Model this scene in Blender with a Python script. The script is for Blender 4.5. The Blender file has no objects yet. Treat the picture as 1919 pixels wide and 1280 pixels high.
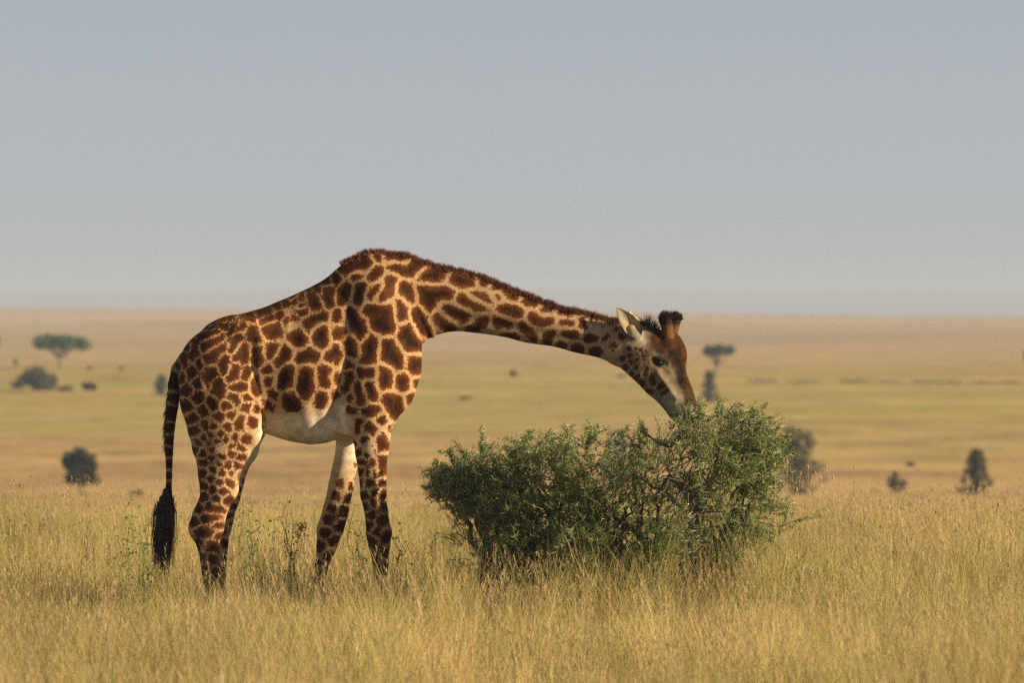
import bpy, math, random
import numpy as np
from mathutils import Vector

rng = np.random.default_rng(11)
random.seed(5)
scene = bpy.context.scene
COL = scene.collection

# ------------------------------------------------------------------ camera, sky, sun, exposure
S = 225.0                       # photo pixels per metre at the giraffe
HORIZON, GROUND_PY, DIST = 560.0, 1160.0, 50.0
CAM_Z = (GROUND_PY - HORIZON) / S
F_PX = DIST * S
cam_d = bpy.data.cameras.new('camera')
cam = bpy.data.objects.new('camera', cam_d)
COL.objects.link(cam)
cam_d.sensor_width = 36.0
cam_d.sensor_fit = 'HORIZONTAL'
cam_d.lens = F_PX / 1919.0 * 36.0
PITCH = math.atan((640.0 - HORIZON) / F_PX)
cam.location = (0, -DIST, CAM_Z)
cam.rotation_euler = (math.pi / 2 - PITCH, 0, 0)
cam_d.clip_start, cam_d.clip_end = 0.5, 60000
cam_d.dof.use_dof = True
cam_d.dof.focus_distance = DIST - 0.3
cam_d.dof.aperture_fstop = 3.5
scene.camera = cam

SUN_EL, SUN_AZ = math.radians(20), math.radians(89)   # azimuth: to the right of the line from the giraffe to the camera
to_sun = Vector((math.sin(SUN_AZ) * math.cos(SUN_EL), -math.cos(SUN_AZ) * math.cos(SUN_EL), math.sin(SUN_EL)))
world = bpy.data.worlds.new('World')
scene.world = world
world.use_nodes = True
wn = world.node_tree
wn.nodes.clear()
sky = wn.nodes.new('ShaderNodeTexSky')
sky.sky_type = 'NISHITA'
sky.sun_disc = False
sky.sun_elevation = SUN_EL
sky.sun_rotation = math.atan2(to_sun.x, to_sun.y)
sky.air_density, sky.dust_density, sky.ozone_density = 1.0, 0.0, 4.5
bg = wn.nodes.new('ShaderNodeBackground')
bg.inputs['Strength'].default_value = 0.05
wo = wn.nodes.new('ShaderNodeOutputWorld')
hs = wn.nodes.new('ShaderNodeHueSaturation')          # dusty air: the whole dome is paler and greyer
hs.inputs['Saturation'].default_value = 0.20
tn = wn.nodes.new('ShaderNodeMix'); tn.data_type = 'RGBA'; tn.blend_type = 'MULTIPLY'
tn.inputs[0].default_value = 1.0
tn.inputs[7].default_value = (0.865, 0.915, 1.005, 1)
wn.links.new(sky.outputs[0], hs.inputs['Color'])
wn.links.new(hs.outputs[0], tn.inputs[6])
wn.links.new(tn.outputs[2], bg.inputs['Color'])
wn.links.new(bg.outputs[0], wo.inputs['Surface'])
sun_d = bpy.data.lights.new('sun', 'SUN')
sun_d.energy = 5.0
sun_d.angle = math.radians(0.6)
sun_d.color = (1.0, 0.80, 0.54)
sun = bpy.data.objects.new('sun', sun_d)
COL.objects.link(sun)
sun.location = to_sun * 30
sun.rotation_euler = to_sun.to_track_quat('Z', 'Y').to_euler()
vs = scene.view_settings
vs.view_transform, vs.look, vs.exposure, vs.gamma = 'Standard', 'None', 1.0, 1.0
vs.use_curve_mapping = False
cy = scene.cycles
cy.use_denoising = False          # fine grain suits the grass better than smearing
cy.use_adaptive_sampling = False
cy.max_bounces, cy.diffuse_bounces, cy.transmission_bounces, cy.volume_bounces = 6, 3, 3, 0
cy.transparent_max_bounces = 8
cy.caustics_reflective = cy.caustics_refractive = False

# ------------------------------------------------------------------ helpers
def tag(o, label=None, cat=None, group=None, kind=None):
    if label: o['label'] = label
    if cat: o['category'] = cat
    if group: o['group'] = group
    if kind: o['kind'] = kind
    return o

def empty(name, loc):
    o = bpy.data.objects.new(name, None)
    COL.objects.link(o)
    o.location = loc
    o.empty_display_size = 0.3
    return o

def make_mesh(name, v, faces, mat=None, parent=None, smooth=False, attrs=None, loc=None):
    """v (n,3) array, faces: list of (m,k) int arrays. attrs: name -> (type, array) per vertex"""
    v = np.asarray(v, np.float32)
    me = bpy.data.meshes.new(name)
    faces = [np.asarray(f, np.int32) for f in faces if len(f)]
    nl = sum(f.size for f in faces)
    npoly = sum(len(f) for f in faces)
    me.vertices.add(len(v))
    me.vertices.foreach_set('co', v.ravel())
    me.loops.add(nl)
    me.loops.foreach_set('vertex_index', np.concatenate([f.ravel() for f in faces]))
    me.polygons.add(npoly)
    tot = np.concatenate([np.full(len(f), f.shape[1], np.int32) for f in faces])
    st = np.concatenate([[0], np.cumsum(tot)[:-1]]).astype(np.int32)
    me.polygons.foreach_set('loop_start', st)
    me.polygons.foreach_set('loop_total', tot)
    if smooth:
        me.polygons.foreach_set('use_smooth', np.ones(npoly, bool))
    for an, (ty, arr) in (attrs or {}).items():
        a = me.attributes.new(an, ty, 'POINT')
        if ty == 'FLOAT':
            a.data.foreach_set('value', np.asarray(arr, np.float32).ravel())
        else:
            arr = np.asarray(arr, np.float32)
            if arr.shape[1] == 3:
                arr = np.concatenate([arr, np.ones((len(arr), 1), np.float32)], 1)
            a.data.foreach_set('color', arr.ravel())
    me.update(calc_edges=True)
    me.validate()
    if mat: me.materials.append(mat)
    o = bpy.data.objects.new(name, me)
    COL.objects.link(o)
    if parent: o.parent = parent
    if loc is not None: o.location = loc
    return o

class Tubes:
    """collects tapered crooked tubes into one mesh"""
    def __init__(self, sides=5):
        self.v, self.f, self.n, self.k, self.c = [], [], 0, sides, []
    def add(self, pts, rad, col=None):
        pts = np.asarray(pts, float); m = len(pts); k = self.k
        d = np.gradient(pts, axis=0)
        d /= np.linalg.norm(d, axis=1)[:, None] + 1e-9
        ref = np.where(np.abs(d[:, 2:3]) < 0.9, [[0, 0, 1.0]], [[1.0, 0, 0]])
        a = np.cross(d, ref); a /= np.linalg.norm(a, axis=1)[:, None] + 1e-9
        b = np.cross(d, a)
        th = np.arange(k) * 2 * math.pi / k
        ring = pts[:, None] + np.asarray(rad)[:, None, None] * (a[:, None] * np.cos(th)[None, :, None] + b[:, None] * np.sin(th)[None, :, None])
        self.v.append(ring.reshape(-1, 3))
        i = np.arange(m - 1)[:, None] * k; j = np.arange(k)[None]; jn = (j + 1) % k
        q = np.stack([i + j, i + jn, i + k + jn, i + k + j], -1).reshape(-1, 4) + self.n
        self.f.append(q); self.n += m * k
    def build(self, name, mat, parent=None, loc=None):
        v = np.concatenate(self.v)
        if loc is not None: v = v - np.asarray(loc)
        return make_mesh(name, v, [np.concatenate(self.f)], mat, parent, smooth=True)

def crooked(a, b, n, amp):
    a, b = np.asarray(a, float), np.asarray(b, float)
    t = np.linspace(0, 1, n)[:, None]
    p = a + (b - a) * t
    w = np.cumsum(rng.normal(0, 1, (n, 3)), 0)
    w -= w[0]; w = w - t * w[-1]
    return p + w * amp * np.linalg.norm(b - a) / math.sqrt(n)

def quads(c, size, n_dir=None, aspect=1.0, up=None):
    """random leaf quads (diamond-like) at centres c"""
    n = len(c)
    u = rng.normal(0, 1, (n, 3)) if up is None else up + rng.normal(0, .35, (n, 3))
    u /= np.linalg.norm(u, axis=1)[:, None]
    w = np.cross(u, rng.normal(0, 1, (n, 3))); w /= np.linalg.norm(w, axis=1)[:, None] + 1e-9
    s = np.asarray(size).reshape(-1, 1) * np.ones((n, 1))
    v = np.stack([c - u * s, c + w * s * aspect, c + u * s, c - w * s * aspect], 1).reshape(-1, 3)
    f = np.arange(n * 4).reshape(-1, 4)
    return v, f

# -------- materials
def mat_new(name):
    m = bpy.data.materials.new(name)
    m.use_nodes = True
    m.node_tree.nodes.clear()
    return m, m.node_tree

def N(t, typ, **kw):
    n = t.nodes.new(typ)
    for k, v in kw.items():
        if k.startswith('i_'):
            n.inputs[k[2:].replace('_', ' ')].default_value = v
        else:
            setattr(n, k, v)
    return n

def ramp(t, fac, stops):
    r = t.nodes.new('ShaderNodeValToRGB')
    e = r.color_ramp.elements
    while len(e) < len(stops): e.new(0.5)
    for el, (p, c) in zip(e, stops):
        el.position = p
        el.color = (*c, 1) if len(c) == 3 else c
    t.links.new(fac, r.inputs[0])
    return r.outputs[0]

def mixc(t, fac, a, b, mode='MIX'):
    m = t.nodes.new('ShaderNodeMix')
    m.data_type = 'RGBA'; m.blend_type = mode
    for sock, val in ((m.inputs[0], fac), (m.inputs[6], a), (m.inputs[7], b)):
        if isinstance(val, bpy.types.NodeSocket): t.links.new(val, sock)
        elif isinstance(val, (tuple, list)): sock.default_value = (*val, 1)
        else: sock.default_value = val
    return m.outputs[2]

def math_n(t, op, a, b=None, clamp=False):
    m = t.nodes.new('ShaderNodeMath'); m.operation = op; m.use_clamp = clamp
    for i, val in enumerate((a, b)):
        if val is None: continue
        if isinstance(val, bpy.types.NodeSocket): t.links.new(val, m.inputs[i])
        else: m.inputs[i].default_value = val
    return m.outputs[0]

def leaf_material(name, trans=0.35, rough=0.6, attr='tint', spec=0.2):
    m, t = mat_new(name)
    at = N(t, 'ShaderNodeAttribute', attribute_name=attr)
    p = N(t, 'ShaderNodeBsdfPrincipled'); p.inputs['Roughness'].default_value = rough
    p.inputs['Specular IOR Level'].default_value = spec
    tr = N(t, 'ShaderNodeBsdfTranslucent')
    mx = N(t, 'ShaderNodeMixShader'); mx.inputs[0].default_value = trans
    o = N(t, 'ShaderNodeOutputMaterial')
    t.links.new(at.outputs['Color'], p.inputs['Base Color'])
    t.links.new(at.outputs['Color'], tr.inputs['Color'])
    t.links.new(p.outputs[0], mx.inputs[1]); t.links.new(tr.outputs[0], mx.inputs[2])
    t.links.new(mx.outputs[0], o.inputs['Surface'])
    return m

def rough_material(name, c1, c2, scale=20, rough=0.8, bump=0.3, bdist=0.01):
    m, t = mat_new(name)
    tc = N(t, 'ShaderNodeTexCoord')
    no = N(t, 'ShaderNodeTexNoise'); no.inputs['Scale'].default_value = scale; no.inputs['Detail'].default_value = 6
    t.links.new(tc.outputs['Object'], no.inputs['Vector'])
    c = ramp(t, no.outputs[0], [(0.3, c1), (0.7, c2)])
    p = N(t, 'ShaderNodeBsdfPrincipled'); p.inputs['Roughness'].default_value = rough
    p.inputs['Specular IOR Level'].default_value = 0.2
    b = N(t, 'ShaderNodeBump'); b.inputs['Strength'].default_value = bump; b.inputs['Distance'].default_value = bdist
    t.links.new(no.outputs[0], b.inputs['Height']); t.links.new(b.outputs[0], p.inputs['Normal'])
    t.links.new(c, p.inputs['Base Color'])
    o = N(t, 'ShaderNodeOutputMaterial'); t.links.new(p.outputs[0], o.inputs['Surface'])
    return m

M_GRASS = leaf_material('dry grass', 0.45, 0.55)
M_LEAF = leaf_material('acacia leaf', 0.42, 0.45)
M_FARLEAF = leaf_material('far foliage', 0.25, 0.7)
M_BARK = rough_material('grey bark', (0.045, 0.035, 0.026), (0.12, 0.095, 0.07), 30)
M_TWIG = rough_material('twig bark', (0.10, 0.075, 0.045), (0.30, 0.23, 0.14), 25)
M_THORN = rough_material('white thorn', (0.42, 0.36, 0.25), (0.64, 0.57, 0.44), 20, 0.45)
M_HAIR = leaf_material('coarse hair', 0.15, 0.55, 'tint', 0.3)

# ------------------------------------------------------------------ terrain
def sm(a, b, x):
    t = np.clip((x - a) / (b - a), 0, 1)
    return t * t * (3 - 2 * t)

_D = np.array([-400, 0, 58, 66, 75, 90, 110, 150, 220, 320, 420, 600, 760, 900, 1400, 2200, 3000, 3900])
_Z = np.array([0, 0, 0.03, 0.02, -0.45, -1.7, -3.4, -6.2, -8.9, -10.1, -10.3, -9.7, -9.0, -7.8, -6.6, -5.6, -5.2, -5.9])
def ground_z(x, y):
    x = np.asarray(x, float); y = np.asarray(y, float)
    d = y + DIST
    dd = np.linspace(-400, 3900, 4301)
    z0 = np.interp(dd, _D, _Z)
    k = np.ones(13) / 13
    z1 = np.convolve(np.pad(z0, 6, mode='edge'), k, 'valid')
    z = np.interp(d, dd, z1)
    # the far rise stands higher on the left than on the right
    tilt = -np.tanh(x / 420.0) * 4.3 * sm(1600, 3900, d)
    z = z + tilt
    z = z - 26.0 * sm(3950, 6500, d) + tilt * 0
    # gentle undulation
    z = z + sm(120, 400, d) * (0.25 * np.sin(x * 0.021 + y * 0.008) + 0.2 * np.sin(x * 0.05 - y * 0.013 + 1.0)) * np.clip(d / 900, .3, 1.2)
    z = z + (1 - sm(70, 120, d)) * (0.025 * np.sin(x * 0.9 + 0.5) * np.sin(y * 0.7) + 0.03 * np.sin(x * 0.31 + y * 0.42))
    return z

def build_ground():
    xs = np.concatenate([-np.geomspace(15000, 30, 60)[:-1], np.linspace(-30, 30, 121), np.geomspace(30, 15000, 60)[1:]])
    ds = np.concatenate([np.linspace(-300, 0, 20)[:-1], np.linspace(0, 120, 161)[:-1], np.geomspace(120, 16000, 150)])
    Xg, Dg = np.meshgrid(xs, ds)
    Zg = ground_z(Xg, Dg - DIST)
    v = np.stack([Xg, Dg - DIST, Zg], -1).reshape(-1, 3)
    nx, ny = len(xs), len(ds)
    i = np.arange(ny - 1)[:, None] * nx + np.arange(nx - 1)[None]
    f = np.stack([i, i + 1, i + nx + 1, i + nx], -1).reshape(-1, 4)
    m, t = mat_new('savanna ground')
    geo = N(t, 'ShaderNodeNewGeometry')
    sep = N(t, 'ShaderNodeSeparateXYZ'); t.links.new(geo.outputs['Position'], sep.inputs[0])
    def noise(sx, sy, scale, detail=5, rough=.55, off=0):
        mp = N(t, 'ShaderNodeMapping'); mp.inputs['Scale'].default_value = (sx, sy, 0.0)
        mp.inputs['Location'].default_value = (off, off * .7, 0)
        t.links.new(geo.outputs['Position'], mp.inputs['Vector'])
        n = N(t, 'ShaderNodeTexNoise'); n.inputs['Scale'].default_value = scale; n.inputs['Detail'].default_value = detail
        n.inputs['Roughness'].default_value = rough
        t.links.new(mp.outputs[0], n.inputs['Vector'])
        return n.outputs[0]
    # straw colour with drifts of browner and paler grass
    n1 = noise(0.012, 0.022, 1.0, 6, .6)
    n2 = noise(0.10, 0.05, 1.0, 6, .65, 7)
    n3 = noise(0.9, 0.4, 1.0, 4, .6, 3)
    straw = ramp(t, n1, [(0.36, (0.21, 0.13, 0.06)), (0.5, (0.34, 0.235, 0.10)), (0.62, (0.45, 0.325, 0.135))])
    straw = mixc(t, 0.55, straw, ramp(t, n2, [(0.38, (0.15, 0.09, 0.045)), (0.5, (0.35, 0.225, 0.09)), (0.62, (0.50, 0.345, 0.14))]))
    straw = mixc(t, 0.25, straw, ramp(t, n3, [(0.35, (0.15, 0.10, 0.045)), (0.6, (0.42, 0.30, 0.13))]))
    # greener flush across the lower, damper ground of the valley
    y = sep.outputs['Y']
    wob = math_n(t, 'MULTIPLY', math_n(t, 'SUBTRACT', noise(0.006, 0.004, 1.0, 3, .5, 21), 0.5), 420.0)
    yy = math_n(t, 'ADD', y, wob)
    mr = N(t, 'ShaderNodeMapRange'); mr.inputs[1].default_value = 430; mr.inputs[2].default_value = 600
    t.links.new(yy, mr.inputs[0])
    mr2 = N(t, 'ShaderNodeMapRange'); mr2.inputs[1].default_value = 1000; mr2.inputs[2].default_value = 760
    t.links.new(yy, mr2.inputs[0])
    band = math_n(t, 'MULTIPLY', mr.outputs[0], mr2.outputs[0])
    gn = noise(0.006, 0.03, 1.0, 5, .6, 13)
    mr3 = N(t, 'ShaderNodeMapRange'); mr3.inputs[1].default_value = 0.38; mr3.inputs[2].default_value = 0.58
    t.links.new(gn, mr3.inputs[0])
    gfac = math_n(t, 'MULTIPLY', math_n(t, 'MULTIPLY', band, mr3.outputs[0]), 0.85)
    col = mixc(t, gfac, straw, (0.26, 0.235, 0.05))
    # farther slopes: paler, pinker bare grass with grey-green drifts
    mr4 = N(t, 'ShaderNodeMapRange'); mr4.inputs[1].default_value = 800; mr4.inputs[2].default_value = 1300
    t.links.new(yy, mr4.inputs[0])
    n5 = noise(0.0025, 0.0011, 1.0, 5, .6, 31)
    far = ramp(t, n5, [(0.36, (0.24, 0.20, 0.115)), (0.5, (0.33, 0.245, 0.14)), (0.64, (0.40, 0.295, 0.17))])
    col = mixc(t, mr4.outputs[0], col, far)
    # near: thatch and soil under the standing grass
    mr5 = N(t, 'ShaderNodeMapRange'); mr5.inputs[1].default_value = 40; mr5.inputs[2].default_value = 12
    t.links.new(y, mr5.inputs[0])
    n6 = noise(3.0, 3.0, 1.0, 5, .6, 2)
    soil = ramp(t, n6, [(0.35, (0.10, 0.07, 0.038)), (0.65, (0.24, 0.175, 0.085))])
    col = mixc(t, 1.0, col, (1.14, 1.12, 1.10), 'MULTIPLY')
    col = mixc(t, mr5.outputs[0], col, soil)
    p = N(t, 'ShaderNodeBsdfPrincipled'); p.inputs['Roughness'].default_value = 1.0
    p.inputs['Specular IOR Level'].default_value = 0.0
    b = N(t, 'ShaderNodeBump'); b.inputs['Strength'].default_value = 0.6; b.inputs['Distance'].default_value = 0.5
    t.links.new(n2, b.inputs['Height']); t.links.new(b.outputs[0], p.inputs['Normal'])
    t.links.new(col, p.inputs['Base Color'])
    o = N(t, 'ShaderNodeOutputMaterial'); t.links.new(p.outputs[0], o.inputs['Surface'])
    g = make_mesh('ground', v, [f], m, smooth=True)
    tag(g, 'dry straw coloured savanna plain stretching to the horizon', 'ground', kind='structure')

def build_hills():
    xs = np.linspace(-14500, 14500, 240)
    rows = np.array([10800, 11600, 12400, 13200, 14200.0])
    prof = np.array([0, .55, 1.0, .7, .2])
    top = 21 + 3.2 * np.sin(xs / 620 + .6) + 1.6 * np.sin(xs / 231 + 2) + 0.8 * np.sin(xs / 97) - 3.0 * np.tanh(xs / 600)
    base = -33.0
    v = []
    for r, pf in zip(rows, prof):
        v.append(np.stack([xs, np.full_like(xs, r - DIST), base + (top - base) * pf], -1))
    v = np.concatenate(v)
    nx = len(xs)
    i = np.arange(len(rows) - 1)[:, None] * nx + np.arange(nx - 1)[None]
    f = np.stack([i, i + 1, i + nx + 1, i + nx], -1).reshape(-1, 4)
    m = rough_material('far hills', (0.16, 0.14, 0.09), (0.26, 0.21, 0.13), 0.002, 1.0, 0.0)
    o = make_mesh('hills', v, [f], m, smooth=True)
    tag(o, 'low blue grey hills fading into haze on the horizon', 'hills', kind='structure')

def build_haze():
    lo, hi = np.array([-16000, -420, -40.0]), np.array([16000, 16500, 34.0])
    v = np.array([[x, y, z] for x in (lo[0], hi[0]) for y in (lo[1], hi[1]) for z in (lo[2], hi[2])])
    f = np.array([[0, 1, 3, 2], [4, 6, 7, 5], [0, 4, 5, 1], [2, 3, 7, 6], [0, 2, 6, 4], [1, 5, 7, 3]])
    m, t = mat_new('haze')
    pv = N(t, 'ShaderNodeVolumePrincipled')
    pv.inputs['Color'].default_value = (0.57, 0.65, 0.77, 1)
    pv.inputs['Density'].default_value = 1.95e-4
    pv.inputs['Anisotropy'].default_value = 0.0
    o = N(t, 'ShaderNodeOutputMaterial'); t.links.new(pv.outputs[0], o.inputs['Volume'])
    m.cycles.homogeneous_volume = True
    h = make_mesh('haze', v, [f], m)
    tag(h, 'thin even dust haze over the plain', 'haze', kind='stuff')

build_ground()
build_hills()
build_haze()

# ------------------------------------------------------------------ pixel <-> place helpers (used for measuring only: every thing gets its own distance)
def W(px, py):
    return (px - 959.5) / S, (GROUND_PY - py) / S

def place(px, py):
    """point on the valley ground seen at photo pixel px, py"""
    ds = np.concatenate([np.linspace(130, 1500, 2741), np.linspace(1501, 4000, 1200)])
    x = (px - 959.5) / F_PX * ds
    zr = CAM_Z - (py - HORIZON) / F_PX * ds
    g = ground_z(x, ds - DIST)
    k = np.argmax(zr <= g)
    return float(x[k]), float(ds[k] - DIST), float(g[k]), F_PX / ds[k]

# ------------------------------------------------------------------ giraffe: distance-field sculpting
def smin(a, b, k):
    h = np.maximum(k - np.abs(a - b), 0) / k
    return np.minimum(a, b) - h * h * k * 0.25

class Field:
    def __init__(self, xs, ys, zs):
        self.xs, self.ys, self.zs = [np.asarray(a, np.float32) for a in (xs, ys, zs)]
        self.F = np.full((len(xs), len(ys), len(zs)), 0.5, np.float32)
    def sub(self, lo, hi):
        s = []
        for a, l, h in zip((self.xs, self.ys, self.zs), lo, hi):
            i0 = max(int(np.searchsorted(a, l)) - 1, 0); i1 = min(int(np.searchsorted(a, h)) + 1, len(a))
            s.append(slice(i0, i1))
        s = tuple(s)
        return s, self.xs[s[0]][:, None, None], self.ys[s[1]][None, :, None], self.zs[s[2]][None, None, :]
    def union(self, s, d, k):
        self.F[s] = smin(self.F[s], d, k)
    def limb(self, pts, y, k=0.05, ysc=0.8, dy=None):
        """pts: (px, py, radius px); y: side (m) or list per point"""
        P = np.array([[*W(a, b), r / S] for a, b, r in pts])
        yy = np.full(len(P), y) if np.isscalar(y) else np.asarray(y)
        R = P[:, 2].max() + 0.14
        s, X, Y, Z = self.sub((P[:, 0].min() - R, yy.min() - R, P[:, 1].min() - R), (P[:, 0].max() + R, yy.max() + R, P[:, 1].max() + R))
        out = None
        for (x0, z0, r0), (x1, z1, r1), y0, y1 in zip(P[:-1], P[1:], yy[:-1], yy[1:]):
            dx, dz, dyy = x1 - x0, z1 - z0, (y1 - y0) / ysc
            L = dx * dx + dz * dz + dyy * dyy
            t = np.clip(((X - x0) * dx + (Z - z0) * dz + (Y - y0) / ysc * dyy) / L, 0, 1)
            d = np.sqrt((X - x0 - t * dx) ** 2 + (Z - z0 - t * dz) ** 2 + ((Y - y0) / ysc - t * dyy) ** 2) - (r0 + (r1 - r0) * t)
            out = d if out is None else smin(out, d, 0.012)
        self.union(s, out.astype(np.float32), k)
    def ball(self, c, y, r, k=0.05, rot=0.0, carve=False):
        """ellipsoid; c pixel centre, r = (along px, depth m, across px)"""
        x0, z0 = W(*c)
        a, b, cc = r[0] / S, r[1], r[2] / S
        R = max(a, cc) + 0.14
        s, X, Y, Z = self.sub((x0 - R, y - b - .14, z0 - R), (x0 + R, y + b + .14, z0 + R))
        ca, sa = math.cos(rot), math.sin(rot)
        u = (X - x0) * ca + (Z - z0) * sa; w = -(X - x0) * sa + (Z - z0) * ca
        n = np.sqrt((u / a) ** 2 + ((Y - y) / b) ** 2 + (w / cc) ** 2)
        d = ((n - 1) * min(a, b, cc)).astype(np.float32)
        if carve:
            self.F[s] = -smin(-self.F[s], d, k)
        else:
            self.union(s, d, k)
    def loft(self, rows, k=0.05, egg=0.0, eggb=0.0):
        """rows (px, top py, bottom py, halfwidth m): vertical sections along x"""
        r = np.array(rows, float)
        xr = (r[:, 0] - 959.5) / S
        xd = np.linspace(xr[0], xr[-1], 600)
        def sp(a):
            a = np.interp(xd, xr, a)
            kk = np.hanning(41); kk /= kk.sum()
            return np.convolve(np.pad(a, 20, mode='reflect', reflect_type='odd'), kk, 'valid')
        top, bot, hw = sp((GROUND_PY - r[:, 1]) / S), sp((GROUND_PY - r[:, 2]) / S), sp(r[:, 3])
        s, X, Y, Z = self.sub((xr[0] - .15, -.7, bot.min() - .15), (xr[-1] + .15, .7, top.max() + .15))
        x1 = X[:, 0, 0]
        f = lambda a: np.interp(x1, xd, a)[:, None, None]
        c, h, w = (f(top) + f(bot)) / 2, (f(top) - f(bot)) / 2, f(hw)
        tt = (Z - c) / h
        g = 1 - egg * np.clip(tt, 0, 1) ** 1.5 - eggb * np.clip(-tt, 0, 1) ** 1.5
        n = np.sqrt(tt ** 2 + (Y / (w * g)) ** 2)
        d = (n - 1) * np.minimum(h, w)
        ex = np.maximum(np.maximum(xr[0] - X, X - xr[-1]), 0)
        d = np.where(ex > 0, np.sqrt(np.maximum(d, 0) ** 2 + ex ** 2), d)
        self.union(s, d.astype(np.float32), k)

def surface_nets(F, xs, ys, zs):
    ins = F < 0
    nx, ny, nz = F.shape
    cnt = np.zeros((nx - 1, ny - 1, nz - 1), np.int8)
    corners = [(i, j, k) for i in (0, 1) for j in (0, 1) for k in (0, 1)]
    for i, j, k in corners:
        cnt += ins[i:nx - 1 + i, j:ny - 1 + j, k:nz - 1 + k]
    act = (cnt > 0) & (cnt < 8)
    idx = np.argwhere(act)
    vid = np.full(act.shape, -1, np.int32)
    vid[act] = np.arange(len(idx))
    val = np.stack([F[idx[:, 0] + i, idx[:, 1] + j, idx[:, 2] + k] for i, j, k in corners], 1)
    pos = np.stack([np.stack([xs[idx[:, 0] + i], ys[idx[:, 1] + j], zs[idx[:, 2] + k]], 1) for i, j, k in corners], 1)
    acc = np.zeros((len(idx), 3)); num = np.zeros(len(idx))
    for a in range(8):
        for b in range(a + 1, 8):
            if bin(a ^ b).count('1') != 1: continue
            va, vb = val[:, a], val[:, b]
            cr = (va < 0) != (vb < 0)
            t = np.where(cr, va / np.where(cr, va - vb, 1), 0)
            acc += np.where(cr[:, None], pos[:, a] + (pos[:, b] - pos[:, a]) * t[:, None], 0)
            num += cr
    v = acc / num[:, None]
    faces = []
    def emit(e, c4, flip):
        q = np.stack([vid[tuple((e + o).T)] for o in c4], 1)
        q[flip] = q[flip][:, ::-1]
        faces.append(q)
    e = np.argwhere(ins[:-1, 1:-1, 1:-1] != ins[1:, 1:-1, 1:-1]); a = ins[e[:, 0], e[:, 1] + 1, e[:, 2] + 1]
    emit(e, [(0, 0, 0), (0, 1, 0), (0, 1, 1), (0, 0, 1)], ~a)
    e = np.argwhere(ins[1:-1, :-1, 1:-1] != ins[1:-1, 1:, 1:-1]); a = ins[e[:, 0] + 1, e[:, 1], e[:, 2] + 1]
    emit(e, [(0, 0, 0), (0, 0, 1), (1, 0, 1), (1, 0, 0)], ~a)
    e = np.argwhere(ins[1:-1, 1:-1, :-1] != ins[1:-1, 1:-1, 1:]); a = ins[e[:, 0] + 1, e[:, 1] + 1, e[:, 2]]
    emit(e, [(0, 0, 0), (1, 0, 0), (1, 1, 0), (0, 1, 0)], ~a)
    return v, np.concatenate(faces)

def axis(segs):
    out = []
    for a, b, h in segs:
        n = max(int(round((b - a) / h)), 1)
        out.append(np.linspace(a, b, n + 1)[:-1])
    out.append([segs[-1][1]])
    return np.concatenate(out)

def vnoise(x, y, seed, cell):
    """smooth value noise on a lattice"""
    r = np.random.default_rng(seed); n = 512
    tab = r.random((n, n))
    u, v = x / cell, y / cell
    i, j = np.floor(u).astype(int), np.floor(v).astype(int)
    fu, fv = u - i, v - j
    fu, fv = fu * fu * (3 - 2 * fu), fv * fv * (3 - 2 * fv)
    g = lambda a, b: tab[a % n, b % n]
    return (g(i, j) * (1 - fu) + g(i + 1, j) * fu) * (1 - fv) + (g(i, j + 1) * (1 - fu) + g(i + 1, j + 1) * fu) * fv

def seg_dist(px, py, line):
    """distance in px from points to a polyline"""
    line = np.asarray(line, float).reshape(-1, 2)
    if len(line) == 1:
        return np.hypot(px - line[0, 0], py - line[0, 1])
    best = None
    for a, b in zip(line[:-1], line[1:]):
        d = b - a
        t = np.clip(((px - a[0]) * d[0] + (py - a[1]) * d[1]) / (d @ d), 0, 1)
        q = np.hypot(px - a[0] - t * d[0], py - a[1] - t * d[1])
        best = q if best is None else np.minimum(best, q)
    return best

# spots measured on the animal, each a point or a short line: (zoom window origin, factor, list)
def zz(ox, oy, f, items):
    return [[(ox + a[i] / f, oy + a[i + 1] / f) for i in range(0, len(a), 2)] for a in items]

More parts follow.
